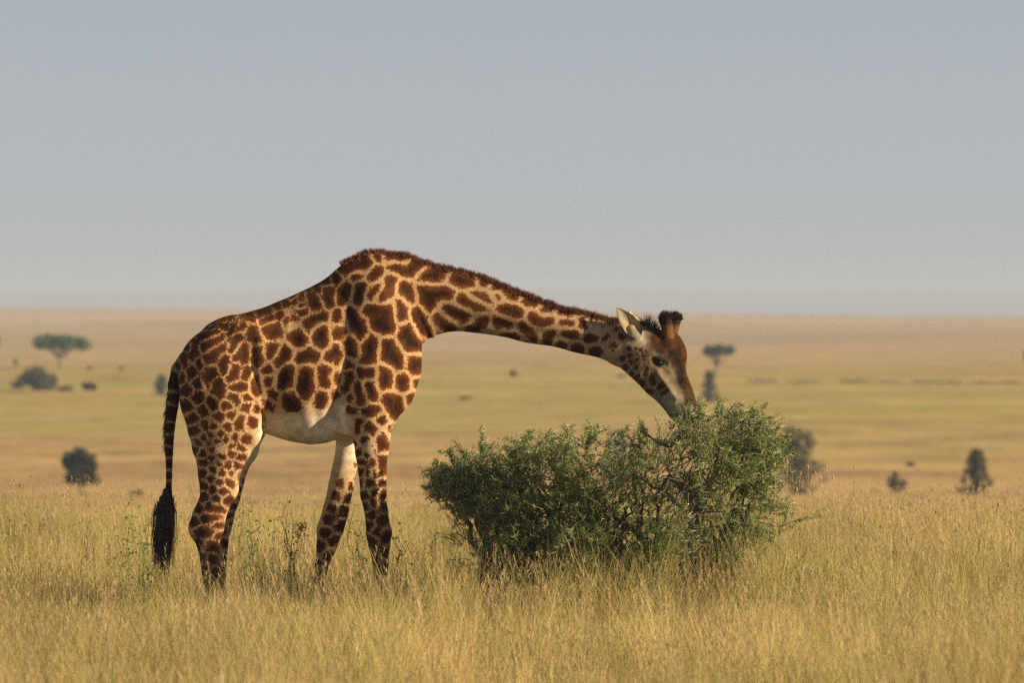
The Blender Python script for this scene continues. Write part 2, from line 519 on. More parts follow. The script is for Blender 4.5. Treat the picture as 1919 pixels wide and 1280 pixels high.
SPOTS_BODY = zz(280, 440, 3.198, [
    (1170, 215, 1310, 165), (1365, 130), (1420, 120, 1500, 130), (1235, 252), (1355, 215, 1345, 260), (1450, 270, 1385, 380), (1370, 310, 1328, 370), (1262, 315, 1258, 400),
    (1180, 315, 1150, 400), (1525, 305, 1550, 380), (1465, 190, 1540, 225, 1595, 190), (1645, 250, 1750, 240), (1640, 330, 1665, 420, 1680, 350, 1780, 350),
    (1510, 420, 1510, 480), (1310, 440, 1430, 450, 1425, 560, 1370, 540), (1205, 465, 1270, 585), (1122, 465, 1128, 515), (1132, 560, 1138, 595), (955, 525, 1055, 485),
    (920, 460), (845, 455), (860, 525), (1060, 330, 1090, 420), (980, 365, 1005, 430), (905, 390), (910, 420), (785, 485), (760, 545, 750, 600), (640, 560, 645, 620), (690, 500), (780, 435), (1120, 265), (1060, 280), (1010, 330), (860, 370),
    (880, 590, 895, 640), (1045, 570, 1045, 650), (1530, 610, 1545, 570, 1580, 660), (1200, 650, 1215, 710), (1330, 640, 1305, 745), (1430, 660, 1440, 740, 1490, 770), (1575, 770, 1590, 820), (1600, 470, 1640, 560),
    (920, 730, 1000, 725), (790, 760, 840, 720), (755, 660, 740, 720), (650, 700, 665, 750), (1080, 740, 1120, 690, 1140, 750), (1190, 770), (1280, 830, 1320, 830), (1410, 830, 1405, 900), (1525, 870, 1520, 920), (1200, 850, 1175, 930), (1320, 905, 1345, 965), (1245, 910, 1270, 1010), (1205, 970),
    (840, 810, 810, 900), (950, 820, 950, 940), (1060, 800, 1065, 880), (1130, 860), (700, 800), (720, 870), (755, 960), (720, 1010), (830, 970, 870, 1000), (1040, 975), (1130, 960), (1420, 980, 1460, 1070, 1490, 990), (1555, 980), (1605, 890), (1280, 1055, 1360, 1050), (1395, 1110), (1310, 1150, 1340, 1165), (1255, 1110, 1240, 1180), (1190, 1060, 1240, 1060), (1180, 1120), (1285, 1230), (1225, 1250), (1410, 1200, 1390, 1270), (1320, 1275), (1435, 1180),
    (400, 560), (350, 590), (460, 545), (510, 560, 490, 600), (580, 510), (560, 560), (620, 490), (540, 500), (360, 640), (430, 610), (310, 650, 285, 735), (360, 670, 440, 620), (380, 740, 465, 665), (520, 640), (600, 690, 545, 740), (480, 740, 478, 790), (230, 760), (545, 800, 510, 870), (275, 820), (400, 800, 365, 930), (310, 880), (220, 850), (440, 880, 455, 940), (255, 925), (310, 970), (340, 790), (605, 830), (530, 915, 590, 910), (645, 860, 645, 930), (520, 960, 545, 985), (598, 970), (490, 1020), (405, 1010), (345, 1050), (255, 1020), (600, 1030), (655, 1040), (515, 1075), (445, 1090), (630, 1110), (565, 1100, 545, 1130), (500, 1140), (360, 1135), (410, 1145), (295, 1090), (310, 1165), (350, 1210), (395, 1195), (445, 1190), (480, 1220), (430, 1230), (535, 1215), (585, 1225), (380, 1250), (320, 1240), (450, 1265), (515, 1260), (670, 830, 700, 930),
])
SPOTS_BODY = [q for q in SPOTS_BODY if not (q[0][0] < 530 and q[0][1] < 705)]
SPOTS_RUMP = zz(330, 560, 8.0, [
    (720, 405, 790, 430), (940, 370, 840, 560), (1060, 370, 980, 440), (430, 570, 520, 530, 660, 490), (480, 690, 740, 570), (530, 920, 770, 720), (850, 600, 980, 560, 880, 760), (350, 670, 290, 880), (410, 960), (790, 870, 780, 1060), (960, 870, 1060, 730, 1070, 930), (170, 860, 200, 980), (290, 1040, 290, 1140),
    (560, 1060, 620, 1100, 540, 1190), (950, 1030, 880, 1170), (1180, 430, 1210, 610), (1400, 440, 1540, 420, 1480, 560), (740, 290), (860, 280), (1100, 290, 1180, 310), (1280, 230, 1400, 180), (1330, 330, 1430, 280), (1560, 240), (1720, 180), (1690, 350, 1780, 320), (1240, 770, 1290, 940),
    (1480, 700, 1450, 820), (1560, 930, 1680, 800), (1390, 1050), (1100, 1040, 1110, 1160), (470, 400, 640, 310), (230, 730), (1520, 120), (1680, 80), (1790, 40), (90, 1000), (60, 1110), (560, 430, 620, 390)])
SPOTS_NECK = zz(600, 440, 3.198, [
    (790, 262, 900, 295), (965, 285), (920, 350, 1000, 400), (850, 385, 980, 440), (760, 450, 860, 500), (1050, 325, 1160, 360), (1085, 445, 1175, 460), (1230, 390, 1300, 400), (1335, 450, 1395, 420), (1450, 460, 1490, 470), (1275, 495, 1370, 525), (1570, 450), (1455, 530, 1495, 530), (1050, 515, 1115, 555), (980, 510, 900, 570), (1205, 560, 1265, 630), (1110, 605, 1170, 625), (1380, 590, 1350, 650), (1465, 590, 1525, 598), (1435, 660), (1570, 515, 1570, 545), (1600, 620, 1630, 622), (1535, 680, 1535, 700), (1715, 615, 1715, 635), (1645, 700), (1640, 508, 1690, 510), (1650, 558, 1680, 560), (1745, 560, 1770, 530), (1735, 655), (1700, 500, 1730, 490), (705, 500, 770, 560), (1060, 360, 1060, 362), (1300, 700, 1310, 700), (1220, 650)])
SPOTS_HEAD = zz(1100, 540, 4.267, [
    (30, 250, 130, 255), (70, 315, 110, 320), (190, 290, 220, 330), (270, 390), (330, 490), (340, 545), (385, 495), (395, 530), (430, 500), (280, 570), (345, 600), (310, 635), (400, 580), (395, 635, 450, 590), (465, 510), (495, 445), (500, 480), (545, 420), (515, 420), (430, 655), (470, 640, 465, 700), (490, 600), (355, 690), (400, 720), (430, 750, 445, 785), (510, 710, 530, 760), (480, 830, 520, 840), (580, 800, 600, 790), (610, 850, 640, 830), (450, 545), (440, 610)])
SPOTS_HIND = zz(280, 780, 3.198, [
    (300, 120), (325, 170), (300, 190), (360, 110), (370, 160), (345, 215), (425, 145), (480, 130), (525, 165), (455, 185), (515, 215), (455, 235), (390, 190), (395, 240), (560, 185), (580, 130), (435, 270), (490, 285), (560, 235), (405, 310), (350, 270), (455, 330), (520, 340), (345, 330), (390, 365), (440, 385), (500, 390), (350, 410), (400, 430), (460, 440), (345, 470), (425, 490), (480, 500), (540, 290), (545, 350), (330, 550), (380, 540, 440, 545), (350, 600, 420, 600), (430, 640), (300, 620), (330, 680, 390, 690), (430, 705), (320, 760), (380, 760, 430, 770), (330, 840), (390, 850), (350, 920), (410, 930), (370, 1000)])
SPOTS_FORE = zz(280, 780, 3.198, [
    (1250, 100), (1330, 40), (1385, 40), (1290, 115, 1310, 165), (1405, 135, 1390, 200), (1320, 195), (1250, 165), (1260, 220), (1300, 230), (1335, 280), (1395, 265, 1390, 340), (1275, 270), (1310, 335), (1270, 330), (1350, 340), (1310, 400, 1340, 410), (1265, 400), (1390, 400), (1350, 450), (1290, 470), (1340, 520), (1395, 470), (1400, 540), (1330, 590), (1300, 540), (1310, 650), (1390, 620), (1360, 700), (1410, 720), (1330, 740), (1390, 820), (1350, 860), (1400, 910)])
SPOTS_FORE_FAR = zz(280, 780, 3.198, [
    (1220, 290), (1205, 355), (1150, 410), (1200, 415), (1225, 380), (1120, 490), (1175, 500), (1100, 560), (1150, 580), (1075, 630), (1130, 660), (1055, 710), (1095, 760), (1025, 790), (1060, 850), (1010, 900), (1040, 950), (1010, 1000)])

def spot_field(px, py, lists):
    """lists: (spots, half line width px, max radius px). positive inside a spot, in px"""
    d1 = np.full(len(px), 1e6); d2 = np.full(len(px), 1e6)
    t1 = np.zeros(len(px)); r1 = np.zeros(len(px))
    for spots, th, R in lists:
        for sp in spots:
            d = seg_dist(px, py, sp)
            near = d < d1
            d2 = np.where(near, d1, np.minimum(d2, d))
            t1 = np.where(near, th, t1); r1 = np.where(near, R, r1)
            d1 = np.where(near, d, d1)
    return np.minimum((d2 - d1) * 0.5 - t1, r1 - d1)

def coat_material():
    m, t = mat_new('giraffe coat')
    tc = N(t, 'ShaderNodeTexCoord')
    sp = N(t, 'ShaderNodeAttribute', attribute_name='spot')
    base = N(t, 'ShaderNodeAttribute', attribute_name='base')
    dark = N(t, 'ShaderNodeAttribute', attribute_name='dark')
    def noise(scale, det, rough=.6):
        n = N(t, 'ShaderNodeTexNoise'); n.inputs['Scale'].default_value = scale; n.inputs['Detail'].default_value = det
        n.inputs['Roughness'].default_value = rough
        t.links.new(tc.outputs['Object'], n.inputs['Vector'])
        return n.outputs[0]
    nA, nB = noise(17, 3), noise(62, 4, .7)
    mp = N(t, 'ShaderNodeMapping'); mp.inputs['Scale'].default_value = (190, 190, 45)
    mp.inputs['Rotation'].default_value = (0, .35, 0)
    t.links.new(tc.outputs['Object'], mp.inputs['Vector'])
    hn = N(t, 'ShaderNodeTexNoise'); hn.inputs['Scale'].default_value = 1; hn.inputs['Detail'].default_value = 3
    t.links.new(mp.outputs[0], hn.inputs['Vector'])
    nC = hn.outputs[0]
    nD = noise(3.2, 5, .65)
    # ragged spot edge
    e = math_n(t, 'ADD', sp.outputs['Fac'], math_n(t, 'MULTIPLY', math_n(t, 'SUBTRACT', nA, 0.5), 9.0))
    e = math_n(t, 'ADD', e, math_n(t, 'MULTIPLY', math_n(t, 'SUBTRACT', nB, 0.5), 17.0))
    mr = N(t, 'ShaderNodeMapRange'); mr.inputs[1].default_value = -0.9; mr.inputs[2].default_value = 1.1
    mr.interpolation_type = 'SMOOTHSTEP'
    t.links.new(e, mr.inputs[0])
    mr2 = N(t, 'ShaderNodeMapRange'); mr2.inputs[1].default_value = 0.5; mr2.inputs[2].default_value = 12.0
    t.links.new(e, mr2.inputs[0])
    rust = ramp(t, mr2.outputs[0], [(0.0, (0.16, 0.054, 0.014)), (0.26, (0.085, 0.027, 0.008)), (1.0, (0.019, 0.007, 0.003))])
    rust = mixc(t, dark.outputs['Fac'], rust, (0.028, 0.013, 0.007))
    fine = math_n(t, 'ADD', math_n(t, 'MULTIPLY', nC, 0.5), 0.75)
    tan = mixc(t, 1.0, base.outputs['Color'], math_n(t, 'MULTIPLY', fine, math_n(t, 'ADD', math_n(t, 'MULTIPLY', nA, 1.3), 0.35)), 'MULTIPLY')
    rust = mixc(t, 1.0, rust, math_n(t, 'ADD', math_n(t, 'MULTIPLY', nC, 1.1), 0.45), 'MULTIPLY')
    col = mixc(t, mr.outputs[0], tan, rust)
    # dust and stains
    mrd = N(t, 'ShaderNodeMapRange'); mrd.inputs[1].default_value = .52; mrd.inputs[2].default_value = .72; mrd.inputs[4].default_value = .12
    t.links.new(nD, mrd.inputs[0])
    col = mixc(t, mrd.outputs[0], col, (0.20, 0.135, 0.075))
    p = N(t, 'ShaderNodeBsdfPrincipled'); p.inputs['Roughness'].default_value = 0.75
    p.inputs['Specular IOR Level'].default_value = 0.03
    p.inputs['Sheen Weight'].default_value = 0.0; p.inputs['Sheen Roughness'].default_value = 0.4
    p.inputs['Sheen Tint'].default_value = (1, 0.8, 0.6, 1)
    t.links.new(col, p.inputs['Base Color'])
    h = math_n(t, 'ADD', math_n(t, 'MULTIPLY', nB, 0.7), math_n(t, 'MULTIPLY', nC, 0.4))
    b = N(t, 'ShaderNodeBump'); b.inputs['Strength'].default_value = 0.35; b.inputs['Distance'].default_value = 0.006
    t.links.new(h, b.inputs['Height']); t.links.new(b.outputs[0], p.inputs['Normal'])
    o = N(t, 'ShaderNodeOutputMaterial'); t.links.new(p.outputs[0], o.inputs['Surface'])
    return m

TAN = np.array([0.43, 0.27, 0.128]); CREAM = np.array([0.68, 0.60, 0.45]); GREY = np.array([0.40, 0.34, 0.26]); BROWN = np.array([0.060, 0.025, 0.009]); BLACK = np.array([0.02, 0.015, 0.012])

HEAD_A, HEAD_B = np.array([1176.0, 634.0]), np.array([1288.0, 792.0])
def build_giraffe():
    x0, x1 = W(325, 0)[0], W(1325, 0)[0]
    xh = W(1145, 0)[0]
    z_h0, z_h1 = W(0, 812)[1], W(0, 572)[1]
    xs = axis([(x0, xh, 0.0145), (xh, x1, 0.0075)])
    zs = axis([(-0.03, z_h0, 0.0145), (z_h0, z_h1, 0.0085), (z_h1, W(0, 440)[1], 0.0145)])
    ys = axis([(-0.56, -0.16, 0.0135), (-0.16, 0.16, 0.008), (0.16, 0.56, 0.0135)])
    fd = Field(xs, ys, zs)
    # trunk
    fd.loft([(338, 684, 712, .05), (350, 661, 735, .12), (368, 633, 770, .21), (390, 609, 790, .27), (415, 596, 800, .31), (450, 588, 806, .345), (500, 575, 812, .385), (545, 555, 829, .415), (580, 539, 834, .425), (615, 517, 829, .40), (640, 497, 820, .36), (665, 483, 812, .325), (700, 474, 806, .30), (735, 479, 792, .275), (760, 485, 768, .24), (778, 500, 735, .19), (788, 540, 705, .12)], 0.05, egg=0.42, eggb=0.12)
    # neck
    fd.loft([(690, 486, 720, .20), (740, 480, 705, .215), (770, 486, 665, .195), (795, 492, 640, .175), (830, 501, 624, .148), (860, 508, 621, .135), (900, 520, 625, .125), (950, 539, 635, .115), (1000, 559, 645, .107), (1050, 576, 655, .10), (1100, 588, 667, .095), (1140, 597, 677, .092), (1175, 606, 690, .09), (1195, 612, 702, .085)], 0.055, egg=0.35)
    # withers ridge, shoulder, haunch masses
    fd.ball((700, 536), 0, (60, .12, 46), .06)
    for sgn in (-1, 1):
        fd.ball((700, 640), sgn * .205, (62, .135, 120), .10, rot=math.radians(-6))
        fd.ball((735, 705), sgn * .15, (42, .12, 70), .09)
        fd.ball((665, 770), sgn * .20, (30, .10, 50), .05, rot=math.radians(-12))
        fd.ball((452, 640), sgn * .26, (60, .10, 52), .12)
    # hind legs
    fd.limb([(418, 690, 78), (420, 745, 76), (424, 795, 67), (421, 830, 55), (418, 860, 44), (416, 885, 38.5), (416, 911, 35.5), (408, 938, 29), (397, 966, 30), (391, 988, 30), (395, 1012, 22), (398, 1045, 17), (400, 1092, 14), (401, 1120, 16), (407, 1140, 17)], [-.16, -.20, -.215, -.22, -.22, -.22, -.22, -.22, -.22, -.22, -.22, -.22, -.22, -.22, -.22], .035, .86)
    fd.limb([(430, 690, 76), (440, 745, 70), (448, 795, 52), (447, 840, 37), (438, 870, 29), (431, 905, 26), (424, 936, 25), (412, 967, 27), (407, 990, 27), (408, 1017, 20), (409, 1055, 15), (410, 1092, 13), (411, 1120, 15), (416, 1140, 16)], [.16, .2, .21, .21, .21, .21, .21, .21, .21, .21, .21, .21, .21, .21], .035, .82)
    # stifle fold and rear of the thigh
    fd.ball((470, 760), -.27, (26, .10, 70), .05, rot=math.radians(8))
    fd.limb([(492, 640, 10), (485, 700, 12), (493, 760, 10)], -.335, .03)
    # fore legs
    fd.limb([(695, 690, 54), (693, 760, 47), (695, 805, 37), (696, 845, 31), (697, 885, 26), (699, 927, 24), (704, 962, 21.5), (709, 998, 23), (711, 1022, 20), (712, 1055, 15), (713, 1095, 12.5), (713, 1120, 15), (719, 1140, 16)], [-.19, -.2, -.205, -.205, -.205, -.205, -.205, -.205, -.205, -.205, -.205, -.205, -.205], .04, .80)
    fd.limb([(690, 690, 50), (668, 770, 40), (650, 830, 22), (646, 865, 22.5), (637, 914, 23.5), (628, 956, 24), (618, 992, 24.5), (610, 1027, 19), (601, 1062, 12.5), (597, 1100, 11), (594, 1122, 13.5), (598, 1140, 15)], [.19, .2, .205, .205, .205, .205, .205, .205, .205, .205, .205, .205], .04, .80)
    for c_, y_, r_ in [((712, 1000), -.205, (20, .07, 20)), ((614, 998), .205, (21, .07, 20)), ((376, 984), -.22, (15, .045, 17)), ((395, 992), .21, (15, .045, 17)), ((406, 985), -.22, (18, .07, 22))]:
        fd.ball(c_, y_, r_, .03)
    # brisket between the legs
    fd.ball((672, 792), 0, (60, .20, 32), .06)
    # ---- head
    ax = HEAD_B - HEAD_A; L = np.linalg.norm(ax); ax = ax / L; nrm = np.array([ax[1], -ax[0]])   # nrm points to the forehead side
    def uv(p):
        p = np.asarray(p, float) - HEAD_A
        return p @ ax, p @ nrm
    dors = np.array([uv(p) for p in [(1168, 603), (1185, 605), (1203, 607), (1222, 612), (1240, 620), (1257, 634), (1268, 646), (1277, 658), (1282, 672), (1285, 690), (1289, 706), (1296, 725), (1303, 744), (1307, 763), (1308, 778), (1303, 792)]])
    vent = np.array([uv(p) for p in [(1150, 680), (1165, 688), (1177, 703), (1194, 720), (1210, 738), (1229, 755), (1241, 769), (1252, 781), (1264, 793), (1280, 803), (1294, 804)]])
    wid = np.array([(-40, .085), (0, .098), (35, .118), (60, .128), (80, .118), (110, .092), (140, .075), (165, .070), (185, .064), (200, .045)])
    lo = (W(1120, 0)[0], -.2, W(0, 820)[1]); hi = (x1, .2, W(0, 570)[1])
    s, X, Y, Z = fd.sub(lo, hi)
    PX, PY = X * S + 959.5, GROUND_PY - Z * S
    U = (PX - HEAD_A[0]) * ax[0] + (PY - HEAD_A[1]) * ax[1]
    V = (PX - HEAD_A[0]) * nrm[0] + (PY - HEAD_A[1]) * nrm[1]
    def ip(a):
        o = np.argsort(a[:, 0]); return np.interp(U, a[o, 0], a[o, 1])
    u0, u1 = -8.0, 197.0
    tp, bt, hw = ip(dors), ip(vent), ip(wid)
    c, h = (tp + bt) / 2, np.maximum((tp - bt) / 2, 4)
    tt = (V - c) / h
    g = 1 - .22 * np.clip(tt, 0, 1) ** 2 - .42 * np.clip(-tt, 0, 1) ** 1.5
    n = np.sqrt(tt ** 2 + (Y / (hw * g)) ** 2)
    d = (n - 1) * np.minimum(h / S, hw)
    ex = np.maximum(np.maximum(u0 - U, U - u1), 0) / S
    d = np.where(ex > 0, np.sqrt(np.maximum(d + .012, 0) ** 2 + ex ** 2) - .012, d)
    fd.union(s, d.astype(np.float32), .05)
    # forehead boss and ossicone roots, brows, cheeks, nose pad, lips
    fd.ball((1262, 648), 0, (18, .05, 24), .05)
    fd.ball((1268, 668), 0, (16, .05, 22), .05)
    for sgn in (-1, 1):
        fd.limb([(1250, 655, 15), (1251, 630, 12)], sgn * .048, .03, 1.0)
        fd.ball((1236, 668), sgn * .105, (19, .035, 11), .03, rot=math.radians(-25))
        fd.ball((1207, 685), sgn * .08, (24, .035, 30), .07, rot=math.radians(-30))
        fd.ball((1296, 766), sgn * .035, (12, .035, 16), .025, rot=math.radians(-20))
        fd.ball((1234, 681), sgn * .134, (15, .028, 9), .018, rot=math.radians(-28), carve=True)
        fd.ball((1300, 768), sgn * .068, (3.5, .012, 8), .01, rot=math.radians(-25), carve=True)
        fd.limb([(1190, 632, 12), (1182, 618, 9)], sgn * .075, .03)
    F = fd.F
    # skin folds carved along lines (px), near side and far side alike
    Xp, Zp = xs * S + 959.5, GROUND_PY - zs * S
    PXg, PYg = np.meshgrid(Xp, Zp, indexing='ij')
    disp = np.zeros_like(PXg)
    for line, w, dep in [([(476, 672), (484, 710), (495, 750), (497, 800)], 5, .022), ([(470, 660), (475, 695), (485, 735)], 5, -.008), ([(652, 668), (640, 700), (632, 740), (628, 790)], 7, .020), ([(626, 690), (622, 740), (618, 800)], 9, .010),
                         ([(770, 590), (786, 628), (792, 650)], 5.5, .007), ([(782, 585), (798, 620), (803, 642)], 5.5, .006), ([(796, 590), (812, 618), (817, 634)], 5.5, .005), ([(776, 588), (792, 624), (797, 645)], 4.5, -.006), ([(789, 588), (805, 620), (810, 638)], 4.5, -.005),
                         ([(655, 780), (668, 800), (672, 820)], 6, .012), ([(760, 560), (765, 620), (770, 700)], 26, .016), ([(640, 560), (640, 660)], 24, .016),
                         ([(445, 800), (440, 880), (432, 930)], 9, .010), ([(395, 860), (398, 930), (384, 975)], 8, .012), ([(820, 590), (900, 600), (1000, 622), (1120, 650)], 11, .013), ([(830, 520), (1000, 575), (1130, 610)], 10, .009),
                         ([(668, 545), (648, 600), (640, 680)], 10, .014), ([(735, 560), (742, 640), (728, 720)], 12, .012), ([(690, 700), (680, 760), (672, 790)], 9, .010), ([(712, 720), (706, 800), (704, 860)], 8, .008),
                         ([(430, 620), (405, 690), (392, 780)], 12, .012), ([(455, 690), (440, 780)], 12, .008), ([(690, 905), (694, 960), (700, 985)], 5, .006), ([(712, 905), (716, 970)], 5, .005), ([(700, 1030), (706, 1090)], 4, .006), ([(640, 905), (628, 960)], 5, .006), ([(400, 1010), (399, 1080)], 4, .007),
                         ([(1232, 700), (1248, 722), (1266, 748)], 5, -.007), ([(1222, 752), (1252, 776)], 4, .006), ([(1246, 690), (1252, 660)], 6, .007),
                         ([(590, 760), (600, 800)], 9, .008), ([(560, 600), (556, 760)], 10, .004), ([(590, 590), (590, 760)], 10, .004), ([(530, 610), (526, 760)], 10, .004),
                         ([(1245, 700), (1270, 735)], 9, .009), ([(1258, 775), (1275, 765), (1290, 778)], 3, .007), ([(1168, 660), (1180, 690)], 8, .008)]:
        disp += dep * np.exp(-(seg_dist(PXg, PYg, line) / w) ** 2)
    disp += .0035 * np.sin(PXg * .055 + np.sin(PYg * .03) * 2) * np.sin(PYg * .05 + .7)
    F += (disp[:, None, :] * np.ones((1, len(ys), 1))).astype(np.float32) * 0.9
    v, f = surface_nets(F, xs, ys, zs)
    # ---- colours
    px, py, y = v[:, 0] * S + 959.5, GROUND_PY - v[:, 2] * S, v[:, 1]
    u = (px - HEAD_A[0]) * ax[0] + (py - HEAD_A[1]) * ax[1]
    w_ = (px - HEAD_A[0]) * nrm[0] + (py - HEAD_A[1]) * nrm[1]
    is_head = (px > 1165) & (u > -20)
    far_leg = (y > 0.03) & (py > 800)
    near = [(SPOTS_RUMP, 1.4, 30), ([q for q in SPOTS_BODY if q[0][0] > 478], 2.7, 26), ([q for q in SPOTS_BODY if q[0][0] <= 478], 1.6, 26), (SPOTS_NECK, 3.3, 14),
            (SPOTS_HEAD[::2], 1.3, 5.0), (SPOTS_HEAD[1::2], 1.3, 7.0), ([q for q in SPOTS_HIND if q[0][1] > 836], 1.5, 14), ([q for q in SPOTS_FORE if q[0][1] > 836], 1.9, 14)]
    e = spot_field(px, py, near)
    rumpish = (px < 480) & (py < 760)
    e = e + np.where(px > 475, -.6, 0) * ((px < 560) & (py < 720))
    e = e + np.where((px > 430) & (py < 600) & (px < 640), 1.2, 0)
    e_far = spot_field(px, py, [(SPOTS_FORE_FAR, 3.0, 13), ([[(a + 22, b) for a, b in sp] for sp in SPOTS_HIND], 3.0, 13)])
    e = np.where(far_leg, e_far, e) + sm(895, 950, py) * np.where(px > 520, .5, .1) * (px < 800)
    top_line = np.interp(px, [340, 365, 400, 450, 500, 560, 620, 660], [690, 640, 602, 588, 575, 548, 514, 486])
    e = e + sm(60, 10, py - top_line) * (px < 660) * .9
    # belly and insides stay plain and pale
    bl = np.exp(-(np.maximum(seg_dist(px, py, [(522, 815), (580, 810), (622, 806)]) - 16, 0) / 20) ** 2)
    arm = sm(14, 5, np.abs(px - 638)) * sm(740, 765, py) * (py < 835)
    inner = sm(.17, .10, np.abs(y)) * (py > 800) * (px < 760) * sm(905, 870, py)
    far_in = far_leg * sm(.24, .17, y) * sm(880, 850, py)
    plain = np.clip(np.maximum.reduce([bl, arm, inner * .8, far_in]), 0, 1)
    e = e - plain * 26
    base = TAN * np.ones((len(v), 1))
    def blend(c, k):
        nonlocal base
        k = np.clip(k, 0, 1)[:, None]; base = base * (1 - k) + c * k
    blend(CREAM, np.maximum(plain, sm(700, 880, py) * .2))
    blend(np.array([0.29, 0.205, 0.115]), sm(790, 840, px) * (px < 1190) * .7)
    blend(np.array([0.36, 0.24, 0.13]), sm(905, 960, py) * .8)
    # head: cream cheeks, brown face plane, grey lips
    hk = is_head * sm(-20, 5, u)
    blend(np.array([0.235, 0.19, 0.12]), hk * .95)
    blend(GREY, hk * sm(120, 165, u) * .6)
    dv = np.interp(u, dors[np.argsort(dors[:, 0]), 0], dors[np.argsort(dors[:, 0]), 1]) - w_       # px below the face line
    bw = np.interp(u, [-10, 20, 45, 75, 110, 150, 190], [12, 40, 44, 34, 24, 22, 30])
    brown_k = hk * sm(bw + 5, bw - 7, dv) * sm(8, 26, u)
    blend(BROWN, brown_k)
    drk = hk * np.exp(-((seg_dist(px, py, [(1261, 664), (1272, 690), (1279, 716)]) - 0) / 10) ** 2)
    blend(np.array([0.012, 0.008, 0.006]), drk)
    blend(np.array([0.05, 0.03, 0.02]), hk * np.exp(-(seg_dist(px, py, [(1200, 607), (1225, 615), (1238, 622)]) / 9) ** 2))
    blend(np.array([0.05, 0.035, 0.03]), hk * sm(168, 192, u) * sm(40, 20, dv))
    blend(BLACK, hk * sm(11.5, 6.5, np.hypot((px - 1234) / 1.45, py - 681)))
    blend(np.array([0.62, 0.56, 0.46]), hk * np.exp(-(seg_dist(px, py, [(1226, 668), (1240, 676)]) / 3.0) ** 2))
    blend(np.array([0.38, 0.32, 0.23]), hk * np.exp(-(seg_dist(px, py, [(1190, 632), (1205, 642)]) / 9) ** 2))
    blend(np.array([0.13, 0.105, 0.08]), hk * np.exp(-(seg_dist(px, py, [(1222, 750), (1238, 766), (1256, 784)]) / 8) ** 2) * .8)
    blend(np.array([0.10, 0.075, 0.05]), hk * np.exp(-(seg_dist(px, py, [(1222, 690), (1238, 712), (1250, 735)]) / 5) ** 2) * .6)
    blend(np.array([0.06, 0.04, 0.025]), hk * np.exp(-(seg_dist(px, py, [(1240, 690), (1252, 700)]) / 4) ** 2) * .7)
    blend(np.array([0.05, 0.035, 0.025]), hk * sm(140, 172, u) * sm(55, 25, dv) * .8)
    blend(np.array([0.16, 0.09, 0.045]), hk * np.exp(-(seg_dist(px, py, [(1216, 648), (1222, 664), (1224, 690)]) / 7) ** 2) * .6)
    e = np.where(brown_k > .3, e - 12 * brown_k, e)
    e = e - hk * sm(15, 8, np.hypot((px - 1234) / 1.35, py - 681)) * 20
    mot = .5 + .9 * (vnoise(px + 5000, py + (y > 0) * 400, 21, 5.0) * .6 + vnoise(px + 5000, py + (y > 0) * 400, 22, 11.0) * .4)
    base = np.where((hk > .5)[:, None], base * np.where(brown_k > .3, mot * .9, .35 + .65 * mot)[:, None], base)
    # darker spots on head, neck and legs; shade painted into rump and lower legs
    dark = sm(890, 960, py) * np.where(px > 520, .45, .2) + np.where(is_head, .35, 0) + sm(1020, 1120, px) * .35 * (~is_head) + rumpish * .25
    e = np.where(is_head & (u > 130), e - 6, e)
    root = tag(empty('giraffe', (W(560, 0)[0], 0, 0)), 'giraffe bending its long spotted neck down to browse the thorn bush', 'giraffe')
    org = np.array([W(560, 0)[0], 0, 0])
    YAW = math.tan(math.radians(14))              # the animal stands slightly turned, head end farther from the camera
    def wp(a):
        a = np.array(a, float) - org
        a[:, 1] += a[:, 0] * YAW
        a[:, 0] *= 1.006
        return a
    coat = coat_material()
    make_mesh('body', wp(v), [f], coat, root, True, {'spot': ('FLOAT', e), 'base': ('FLOAT_COLOR', base), 'dark': ('FLOAT', np.clip(dark, 0, 1))})

    def small(name, pts, y, col_fn, h=0.006, ysc=1.0, parent=root, spots=None, extra=None):
        P = np.array([[*W(a, b), r / S] for a, b, r in pts])
        yy = np.full(len(P), y) if np.isscalar(y) else np.asarray(y)
        R = P[:, 2].max() + .03
        q = Field(np.arange(P[:, 0].min() - R, P[:, 0].max() + R, h), np.arange(yy.min() - R, yy.max() + R, h), np.arange(P[:, 1].min() - R, P[:, 1].max() + R, h))
        q.limb(pts, yy, .01, ysc)
        if extra: extra(q)
        vv, ff = surface_nets(q.F, q.xs, q.ys, q.zs)
        bx, by = vv[:, 0] * S + 959.5, GROUND_PY - vv[:, 2] * S
        ee = np.full(len(vv), -30.0) if spots is None else spots(bx, by)
        return make_mesh(name, wp(vv), [ff], coat, parent, True, {'spot': ('FLOAT', ee), 'base': ('FLOAT_COLOR', col_fn(bx, by)), 'dark': ('FLOAT', np.full(len(vv), .8))})
    # ossicones with dark worn knobs
    def oss_col(bx, by):
        k = sm(618, 604, by)[:, None]
        return np.array([0.13, 0.06, 0.022]) * (1 - k) + BLACK * k
    small('ossicone', [(1250, 648, 13), (1251, 630, 12), (1250, 612, 11), (1247, 600, 12.5), (1247, 596, 10.5)], [-.048, -.05, -.056, -.06, -.06], oss_col)
    small('ossicone', [(1255, 648, 13), (1259, 630, 12), (1263, 612, 11), (1265, 601, 12), (1266, 595, 11)], [.048, .05, .056, .06, .06], oss_col)
    OSS = [((1248, 597), -.06), ((1266, 598), .06)]
    # tail with spots, then the long black tuft
    tl = [(352, 672, 14), (341, 692, 15), (333, 720, 13), (328, 760, 11), (323, 800, 9.5), (322, 850, 7), (322, 890, 5.5), (321, 918, 6)]
